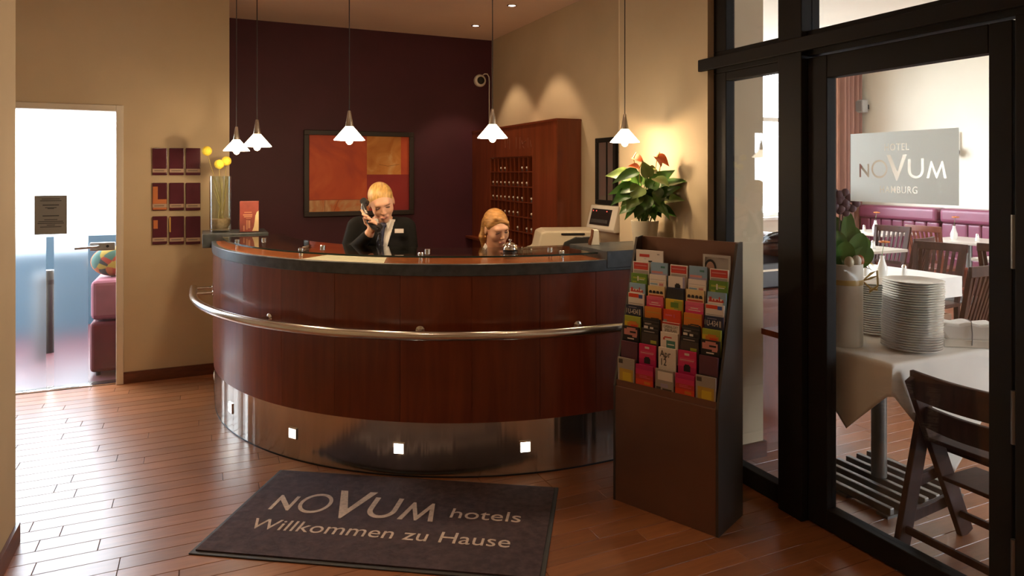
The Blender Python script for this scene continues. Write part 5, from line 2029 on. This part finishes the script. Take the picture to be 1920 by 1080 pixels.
# plates
pm_ = MB()
pm_.lathe([(0, 0), (0.070, 0), (0.073, 0.002), (0.090, 0.005), (0.122, 0.0155), (0.1245, 0.0165), (0.1245, 0.0180), (0.120, 0.0172), (0.088, 0.0078), (0.070, 0.0048), (0, 0.0045)], 40)
plate_me = pm_.mesh('plate', M_PORC, smooth=40)
rngq = random.Random(4)
for (cx_, cy_, n_, lab, grp) in ((2.945, 2.085, 28, 'the taller stack on the buffet table', 'front stack of plates'), (3.085, 2.375, 23, 'the plate stack behind the planter', 'rear stack of plates')):
    lean = [0, 0]
    for k in range(n_):
        o = obj('dinner_plate', plate_me)
        lean = [lean[0] + rngq.uniform(-.0022, .0022), lean[1] + rngq.uniform(-.0022, .0022)]
        lean = [max(-.007, min(.007, q)) for q in lean]
        o.location = (cx_ + lean[0], cy_ + lean[1], ZC + 0.0111 * k)
        tag(o, ('topmost white dinner plate of ' if k == n_ - 1 else 'lowest white dinner plate of ' if k == 0 else 'white dinner plate in the middle of ') + lab, 'plate', grp)

# tall white cylinder with orchid, leaves, eggs and ribbon
VX, VY = 2.745, 2.275
fv = thing('flower_cylinder', 'tall white cylinder planter with a golden ribbon on the buffet table', 'planter', (VX, VY, ZC))
m = MB()
m.lathe([(0, 0), (0.078, 0), (0.080, 0.003), (0.080, 0.378), (0.077, 0.381), (0.073, 0.378), (0.073, 0.34), (0, 0.34)], 36)
m.build('cylinder', P('white_tin', (0.70, 0.66, 0.58), 0.4), fv, smooth=40)
m = MB()
m.lathe([(0.0803, 0.285), (0.0815, 0.286), (0.0815, 0.308), (0.0803, 0.309)], 36, close=True)
rb = m.build('ribbon', P('gold_ribbon', (0.55, 0.38, 0.12), 0.4), fv, smooth=40)
for sgn, ln in ((1, .05), (-1, .04), (.4, .06)):
    m = MB()
    b0 = Vector((0.075, -0.038, 0.297))
    m.tube([b0, b0 + Vector((.03, -.02, .035 * sgn)), b0 + Vector((.055, -.035, ln * sgn)), b0 + Vector((.045, -.045, -.02)), b0 + Vector((.02, -.02, -.03 - ln * .4))], [.003, .006, .006, .005, .003], 6)
    m.build('ribbon_loop', MATS['gold_ribbon'], rb, smooth=60)
m = MB()
m.lathe([(0, 0.345), (0.072, 0.345), (0.07, 0.352), (0, 0.362)], 20)
m.build('moss', P('moss', (0.05, 0.04, 0.015), 0.95, bump=0.5, scale=70), fv)
M_OL = P('orchid_leaf', (0.07, 0.20, 0.03), 0.35, var=0.25, scale=10)
for tip, w_ in (((-.03, .02, .60), .09), ((.05, -.03, .55), .09), ((-.07, -.02, .53), .09), ((.12, -.04, .50), .08), ((.0, .05, .55), .08), ((.09, -.08, .45), .09), ((-.05, -.05, .48), .09), ((.02, -.02, .62), .07), ((.14, -.05, .44), .07), ((.06, -.06, .52), .09)):
    leaf(Vector((tip[0] * .15, tip[1] * .15, .36)), tip, w_, .12, M_OL, 'leaf', fv, (-.5, -.8, .1), .14, True)
for k, (pts_, fl) in enumerate((([(0, 0, .36), (-.02, .01, .50), (-.03, .0, .60), (-.05, -.02, .66)], [(-.055, -.02, .66), (-.04, -.03, .69), (-.075, .0, .69)]), ([(0.01, 0, .36), (.015, .02, .48), (.012, .02, .58), (.005, .01, .63)], [(.0, .0, .64), (.02, -.02, .66)]))):
    m = MB()
    m.tube(pts_, .0028, 6)
    sm = m.build('flower_stem', P('dark_stem', (0.03, 0.02, 0.02), .6), fv, smooth=60)
    for c_ in fl:
        m = MB()
        for i in range(5):
            a = i * 1.2566
            m.ball(Vector(c_) + Vector((.024 * .87 * math.cos(a), -.024 * .5 * math.cos(a), .024 * math.sin(a))), (.019, .007, .019), 12, 8, 0, Matrix.Rotation(R(-30), 3, 'Z'))
        m.build('bloom', P('orchid_mauve', (0.13, 0.06, 0.09), .5), sm, smooth=80)
for k, (x_, y_, z_, c_, lb) in enumerate(((-.035, -.055, .392, (.60, .52, .36), 'cream'), (.006, -.062, .396, (.62, .60, .52), 'white'), (.046, -.045, .394, (.40, .10, .03), 'reddish'), (.064, -.012, .410, (.58, .36, .04), 'golden yellow'))):
    eg = MB()
    eg.ball((0, 0, 0), (.021, .021, .028), 16, 10)
    o = eg.build('decorative_egg', P('egg_%d' % k, c_, .4), smooth=80)
    o.location = (VX + x_, VY + y_, ZC + z_)
    tag(o, '%s decorative egg on top of the white cylinder planter' % lb, 'egg', 'eggs on the planter')
tul = thing('silk_flower', 'yellow silk flower drooping over the rim of the white cylinder planter', 'flower', (VX + .05, VY - .03, ZC + .36))
for k, t_ in enumerate(((.07, -.035, -.005), (.06, -.05, .025), (.085, -.03, .02))):
    leaf((.02, -.012, .03), t_, .035, .3, P('silk_yellow', (.55, .36, .03), .6), 'petal', tul, (0, -.4, .9))
leaf((.0, 0, .01), (.06, -.04, .0), .04, .2, P('silk_brown', (.05, .025, .01), .7), 'sepal', tul)

# napkin tray and box
np_ = thing('napkin_basket', 'white cloth bundle folded in a low tray on the buffet table', 'basket', (3.25, 2.03, ZC), R(-35))
m = MB()
m.prism([(-.10, .03), (.10, .03), (.135, .085), (.105, .112), (.04, .104), (.0, .116), (-.05, .104), (-.11, .112), (-.138, .088)], -.055, .055, MXZ)
m.build('folded_cloth', M_CLOTH, np_, bevel=.012)
m = MB()
m.box(-.115, .105, -.06, .06, 0, .034)
m.build('tray', M_PAPER, np_, bevel=.003)
m = MB()
m.tube([(.0, -.062, .012), (.002, -.0605, .06), (.0, -.058, .1), (.004, -.045, .118), (.004, .0, .119)], .0022, 6)
m.build('cord', P('grey_cord', (.25, .24, .22), .7), np_, smooth=60)
bx_ = thing('wooden_box', 'shallow open wooden box behind the plates on the buffet table', 'box', (3.31, 2.26, ZC), R(0))
M_BOX = wood('box_wood', (.20, .09, .03), (.32, .16, .06), .5, (3, 10, 10), 3, world=False)
for b in ((-.075, .075, -.075, -.065), (-.075, .075, .065, .075), (-.075, -.065, -.065, .065), (.065, .075, -.065, .065)):
    m = MB()
    m.box(*b, 0, .105)
    m.build('box_side', M_BOX, bx_)
m = MB()
m.box(-.065, .065, -.065, .065, 0, .008)
m.build('box_floor', M_BOX, bx_)

# wooden high chair standing between the door and the table
hcb = thing('high_chair', 'dark wooden child high chair with splayed legs behind the glass door', 'high chair', (2.83, 1.715, 0))
cx_, cy_ = 2.83, 1.745
M_HC = wood('high_chair_wood', (0.022, 0.008, 0.006), (0.055, 0.02, 0.014), 0.45, (10, 10, 2), 3.0, per=0.1, world=False, spec=0.2)
for ys in (1.955, 1.535):
    m = MB()
    m.bar((2.655 - cx_, ys - cy_, 0), (2.805 - cx_, ys - cy_, .545), .026, .078, (1, 0, 0))
    m.build('rear_leg', M_HC, hcb, bevel=.004)
    m = MB()
    y2 = ys + (-.028 if ys > 1.7 else .028)
    m.bar((3.035 - cx_, y2 - cy_, 0), (2.690 - cx_, y2 - cy_, .725), .026, .078, (1, 0, 0))
    m.build('front_leg', M_HC, hcb, bevel=.004)
    for z in (.275, .135):
        xa = 2.655 + .15 * z / .545
        xb = 3.035 - .345 * z / .725
        m = MB()
        m.bar((xa - cx_, ys - cy_, z - .01), (xb - cx_, ys - cy_, z + .015), .020, .048)
        m.build('side_stretcher', M_HC, hcb, bevel=.003)
for zc, hh, bow, nm in ((.690, .115, .05, 'back_rail'), (.550, .090, .06, 'back_rail')):
    xb = 3.035 - .345 * zc / .725
    P0, P1 = [], []
    for i in range(13):
        t = i / 12
        y_ = 1.945 - .40 * t
        x_ = xb - bow * math.sin(math.pi * t) * .6
        P0.append((x_ - .012 - cx_, y_ - cy_))
        P1.append((x_ + .012 - cx_, y_ - cy_))
    m = MB()
    m.sweep(P0, P1, zc - hh / 2, zc + hh / 2)
    m.build(nm, M_HC, hcb, smooth=40, bevel=.004)
for x0_, x1_, z_, t_, nm in ((2.775, 3.02, .462, .018, 'seat'), (2.86, 3.09, .285, .018, 'footrest')):
    m = MB()
    m.box(x0_ - cx_, x1_ - cx_, 1.562 - cy_, 1.918 - cy_, z_ - t_, z_)
    m.build(nm, M_HC, hcb, bevel=.004)
for x_, z_ in ((2.675, .085), (2.985, .10), (2.93, .385)):
    m = MB()
    m.bar((x_ - cx_, 1.95 - cy_, z_), (x_ - cx_, 1.54 - cy_, z_), .018, .03)
    m.build('cross_stretcher', M_HC, hcb, bevel=.003)

# sideboard with a roll-top bread case
sb = thing('sideboard', 'dark cherry sideboard standing behind the short wall in the dining room', 'sideboard', (3.15, 3.24, 0))
m = MB()
m.box(-.29, .29, -.26, .28, .06, .87)
m.build('carcass', M_CAB, sb)
m = MB()
m.box(-.30, .31, -.28, .30, .87, .895)
m.build('worktop', M_CAB, sb, bevel=.003)
m = MB()
m.box(-.28, .29, -.24, .27, 0, .06)
m.build('plinth', M_CAB, sb)
for a, b in ((-.285, -.005), (.0, .285)):
    m = MB()
    m.box(a, b, -.278, -.2605, .08, .85)
    dr = m.build('door', M_CAB, sb, bevel=.003)
    m = MB()
    m.cyl((b - .04 if a < -.1 else a + .04, -.279, .62), (b - .04 if a < -.1 else a + .04, -.300, .62), .012)
    m.build('knob', M_CHROME, dr, smooth=50)
bc = thing('roll_top_case', 'black buffet bread case with an arched slatted lid on the sideboard', 'bread case', (3.10, 3.22, .895))
m = MB()
m.box(-.20, .22, -.20, .20, 0, .15)
m.build('case', M_BLACK, bc, bevel=.01)
m = MB()
m.box(-.19, .21, -.203, -.2005, .10, .112)
m.build('handle_strip', M_CHROME, bc)
for ys in (-.19, .19):
    m = MB()
    m.tube([(.01 + .205 * math.cos(t), ys, .15 + .17 * math.sin(t)) for t in [math.pi * i / 16 for i in range(17)]], .012, 8)
    m.build('arch', M_BLACK, bc, smooth=60)
for i in range(15):
    t = math.pi * (i + .5) / 15
    m = MB()
    m.bar((.01 + .20 * math.cos(t), -.185, .15 + .165 * math.sin(t)), (.01 + .20 * math.cos(t), .185, .15 + .165 * math.sin(t)), .036, .008, (math.cos(t), 0, math.sin(t)))
    m.build('lid_slat', M_DKR, bc)

# dining chairs
def make_chair(name, lab, mat):
    t = thing(name, lab, 'chair', (0, 0, 0), 0, 'slat-back dining chairs')
    m = MB()
    m.box(-.21, .21, -.20, .22, .43, .462)
    m.build('seat', mat, t, bevel=.01)
    for sx in (-1, 1):
        m = MB()
        m.bar((sx * .185, .195, 0), (sx * .185, .195, .43), .036, .036)
        m.build('leg', mat, t, bevel=.004)
        m = MB()
        m.bar((sx * .175, -.215, 0), (sx * .180, -.19, .46), .036, .036, (0, 1, 0))
        m.bar((sx * .180, -.19, .46), (sx * .205, -.275, .93), .034, .030, (0, 1, 0))
        m.build('rear_leg', mat, t)
    A, B = [], []
    for i in range(11):
        u = i / 10 * 2 - 1
        y_ = -.275 - .025 * (1 - u * u)
        A.append((u * .225, y_ - .012))
        B.append((u * .225, y_ + .012))
    m = MB()
    m.sweep(A, B, .885, .955)
    m.build('top_rail', mat, t, smooth=40, bevel=.004)
    m = MB()
    m.box(-.185, .185, -.215, -.195, .52, .555)
    m.build('lower_rail', mat, t)
    for k in range(7):
        u = (k - 3) / 3
        m = MB()
        m.bar((u * .145, -.206, .55), (u * .165, -.275 - .022 * (1 - (u * .75) ** 2), .89), .026, .010, (0, 1, 0))
        m.build('back_slat', mat, t)
    for sx in (-1, 1):
        m = MB()
        m.box(sx * .182 - .01, sx * .182 + .01, -.20, .18, .20, .225)
        m.build('side_stretcher', mat, t)
    return t


def put(ch, bx, by, face, label, first=False):
    """bx, by: middle of the back; face: heading of the sitter (0 = +Y)"""
    a = R(face)
    loc = (bx - math.sin(a) * .26 * 1, by + math.cos(a) * .26, 0)
    if first:
        ch.location = loc
        ch.rotation_euler = (0, 0, a)
        ch['label'] = label
        return ch
    return copy_tree(ch, loc, a, label)


chd = make_chair('dining_chair', '', M_DK)
put(chd, 4.80, 2.88, 8, 'dark slat-back dining chair at the near side of the table behind the plate stacks', True)
put(chd, 5.95, 3.95, 97, 'dark slat-back dining chair facing the cloth-covered table behind the plate stacks')
put(chd, 6.28, 4.33, 14, 'dark slat-back dining chair at the middle table with its back to the buffet')
put(chd, 7.36, 5.45, 92, 'pale shining slat-back dining chair on the banquette side of the middle table')
put(chd, 6.33, 3.60, -76, 'dark slat-back dining chair at the table beside the door post')
chr_ = make_chair('dining_chair', '', M_DKR)
put(chr_, 7.74, 5.32, -92, 'reddish slat-back dining chair drawn up to the nearer banquette table', True)
put(chr_, 7.70, 6.45, -90, 'reddish slat-back dining chair drawn up to the banquette table by the curtain')


def dining_table(x, y, half, lab, cloth=False):
    t = thing('dining_table', lab, 'table', (x, y, 0), 0, 'dining tables')
    m = MB()
    m.box(-half, half, -half, half, .725, .755)
    m.build('tabletop', P('pale_tabletop', (.62, .56, .48), .3) if not cloth else M_DK, t, bevel=.004)
    m = MB()
    m.cyl((0, 0, .03), (0, 0, .725), .035)
    m.build('column', M_PED, t, smooth=40)
    m = MB()
    m.box(-.22, .22, -.22, .22, 0, .03)
    m.build('foot_plate', M_PED, t, bevel=.005)
    if cloth:
        mm = MB()
        h2 = half + .01
        mm.box(-h2, h2, -h2, h2, .7555, .758)
        for s in (-1, 1):
            mm.box(s * h2 - .0015, s * h2 + .0015, -h2, h2, .60, .7575)
            mm.box(-h2, h2, s * h2 - .0015, s * h2 + .0015, .60, .7575)
        o = mm.build('tablecloth', M_CLOTH)
        o.location = (x, y, 0)
        tag(o, 'white cloth on the dining table behind the plate stacks', 'tablecloth')
    return t


dining_table(5.05, 3.85, .40, 'dining table under a white cloth behind the plate stacks', True)
dining_table(6.52, 5.30, .38, 'pale dining table in the middle of the dining room')
dining_table(8.55, 5.30, .36, 'pale dining table at the nearer banquette section')
dining_table(8.55, 6.55, .36, 'pale dining table at the banquette by the curtain')
dining_table(7.15, 3.80, .38, 'pale dining table beside the door post')

# little vases and shakers
M_ORF = P('orange_petal', (.62, .18, .03), .6)


def bud_vase(x, y, z, lab):
    t = thing('bud_vase', lab, 'vase', (x, y, z), 0, 'bud vases on the dining tables')
    m = MB()
    m.lathe([(0, 0), (.030, 0), (.040, .03), (.040, .07), (.022, .12), (.015, .15), (.018, .165), (.014, .165), (.011, .15), (.02, .11), (0, .10)], 20)
    m.build('vessel', M_PORC, t, smooth=50)
    m = MB()
    m.tube([(0, 0, .11), (.004, 0, .2), (.012, -.01, .27)], .0025, 6)
    m.build('stem', P('green_stem', (.10, .18, .04), .6), t, smooth=60)
    m = MB()
    for i in range(6):
        a = i * 1.047
        m.ball((.012 + .024 * math.cos(a), -.01 + .024 * math.sin(a), .275), (.018, .018, .008), 8, 6)
    m.ball((.012, -.01, .279), (.012, .012, .008), 8, 6)
    m.build('bloom', M_ORF, t, smooth=80)


def shaker(x, y, z, lab):
    t = thing('salt_shaker', lab, 'shaker', (x, y, z), 0, 'shakers on the dining tables')
    m = MB()
    m.lathe([(0, 0), (.022, 0), (.024, .01), (.018, .06), (.016, .065), (0, .065)], 16)
    m.build('jar', M_PORC, t, smooth=50)
    m = MB()
    m.lathe([(.017, .065), (.017, .075), (.010, .088), (0, .090)], 16)
    m.build('cap', M_CHROME, t, smooth=50)


bud_vase(4.86, 3.68, .758, 'white bud vase with an orange bloom on the cloth-covered dining table')
shaker(4.78, 3.76, .758, 'shaker left of the bud vase on the cloth-covered dining table')
shaker(5.06, 3.64, .758, 'shaker right of the bud vase on the cloth-covered dining table')
bud_vase(8.45, 5.42, .755, 'white bud vase with an orange bloom on the nearer banquette table')
shaker(8.40, 5.56, .755, 'shaker beside the bud vase on the nearer banquette table')
shaker(8.48, 5.16, .755, 'shaker set apart from the bud vase on the nearer banquette table')
bud_vase(8.45, 6.50, .755, 'white bud vase with an orange bloom on the banquette table by the curtain')
shaker(8.48, 6.70, .755, 'shaker on the banquette table by the curtain')
shaker(6.62, 5.12, .755, 'shaker on the pale table in the middle of the dining room')

# banquettes along the far wall
M_BQ = P('burgundy_leather', (0.235, 0.062, 0.115), 0.3, var=0.08, scale=6)
for y0_, y1_, lab in ((6.23, 7.48, 'burgundy leather banquette section next to the curtain'), (4.05, 6.19, 'long burgundy leather banquette section nearer the glass door')):
    yc = (y0_ + y1_) / 2
    t = thing('banquette', lab, 'banquette', (9.3, yc, 0), 0, 'banquettes along the far wall')
    hl = (y1_ - y0_) / 2
    m = MB()
    m.box(-.28, .28, -hl, hl, 0, .30)
    m.build('base', P('banquette_base', (.08, .02, .02), .5), t)
    m = MB()
    m.box(-.32, .10, -hl, hl, .30, .47)
    m.build('seat_cushion', M_BQ, t, bevel=.03, seg=3)
    m = MB()
    m.box(.02, .298, -hl, hl, .885, 1.085)
    m.build('headrest', M_BQ, t, bevel=.05, seg=3)
    n_ = max(3, round((y1_ - y0_) / .185))
    for k in range(n_):
        a = -hl + 2 * hl * k / n_
        b = -hl + 2 * hl * (k + 1) / n_
        m = MB()
        m.box(.07, .298, a + .002, b - .002, .45, .885)
        m.build('back_channel', M_BQ, t, bevel=.028, seg=3)

# curtain at the corner
M_CUR = P('curtain_rose', (0.52, 0.28, 0.20), 0.85, var=0.12, scale=5)
M_CUR2 = P('curtain_mauve', (0.40, 0.22, 0.18), 0.85)
ctn = thing('curtain', 'floor length brown and rose curtain in the corner of the dining room', 'curtain', (9.1, YF - 0.10, 0))
for nm, x0_, x1_, mat_, ph in (('rose_panel', -.62, -.05, M_CUR, 0), ('mauve_panel', -.03, .40, M_CUR2, 1)):
    A, B = [], []
    n_ = 60
    for i in range(n_ + 1):
        u = i / n_
        x_ = x0_ + (x1_ - x0_) * u
        y_ = .045 * math.sin(u * 6.28 * 4.5 + ph) + .012 * math.sin(u * 37)
        A.append((x_, y_ - .004))
        B.append((x_, y_ + .004))
    m = MB()
    m.sweep(A, B, .02, 3.18)
    m.build(nm, mat_, ctn, smooth=60)
m = MB()
m.cyl((-5.6, .0, 3.22), (.46, .0, 3.22), .012, n=10)
m.build('curtain_rod', M_NECK, ctn, smooth=50)

# wall speaker and wall lamp on the cream wall
q = on_x(1628, 200, XF)
sp = thing('wall_speaker', 'small grey loudspeaker on a bracket high on the cream wall', 'speaker', (XF, q.y, q.z))
m = MB()
m.box(-.20, -.08, -.06, .10, -.10, .10)
m.build('cabinet', P('speaker_grey', (.42, .42, .41), .5), sp, bevel=.008)
m = MB()
m.box(-.206, -.199, -.045, .085, -.08, .08)
m.build('grille', P('speaker_grille', (.25, .25, .25), .7), sp)
m = MB()
m.box(-.09, -.001, -.015, .015, -.04, .03)
m.build('bracket', M_BLACK, sp)
q = on_x(1797, 272, XF)
wl = thing('wall_lamp', 'slim white wall lamp with a dark ball end beside the glass door lettering', 'wall lamp', (XF, q.y, q.z))
m = MB()
m.box(-.035, -.001, -.03, .03, -.12, .18)
m.build('back_plate', P('lamp_white', (.82, .80, .74), .5), wl, bevel=.006)
m = MB()
m.tube([(-.03, .04, .10), (-.06, .055, .0), (-.07, .03, -.09)], .008, 8)
m.build('arm', M_BLACK, wl, smooth=50)
m = MB()
m.ball((-.085, 0, -.10), .065, 20, 12)
m.build('ball', P('gunmetal', (.20, .19, .20), .25, .8), wl, smooth=80)
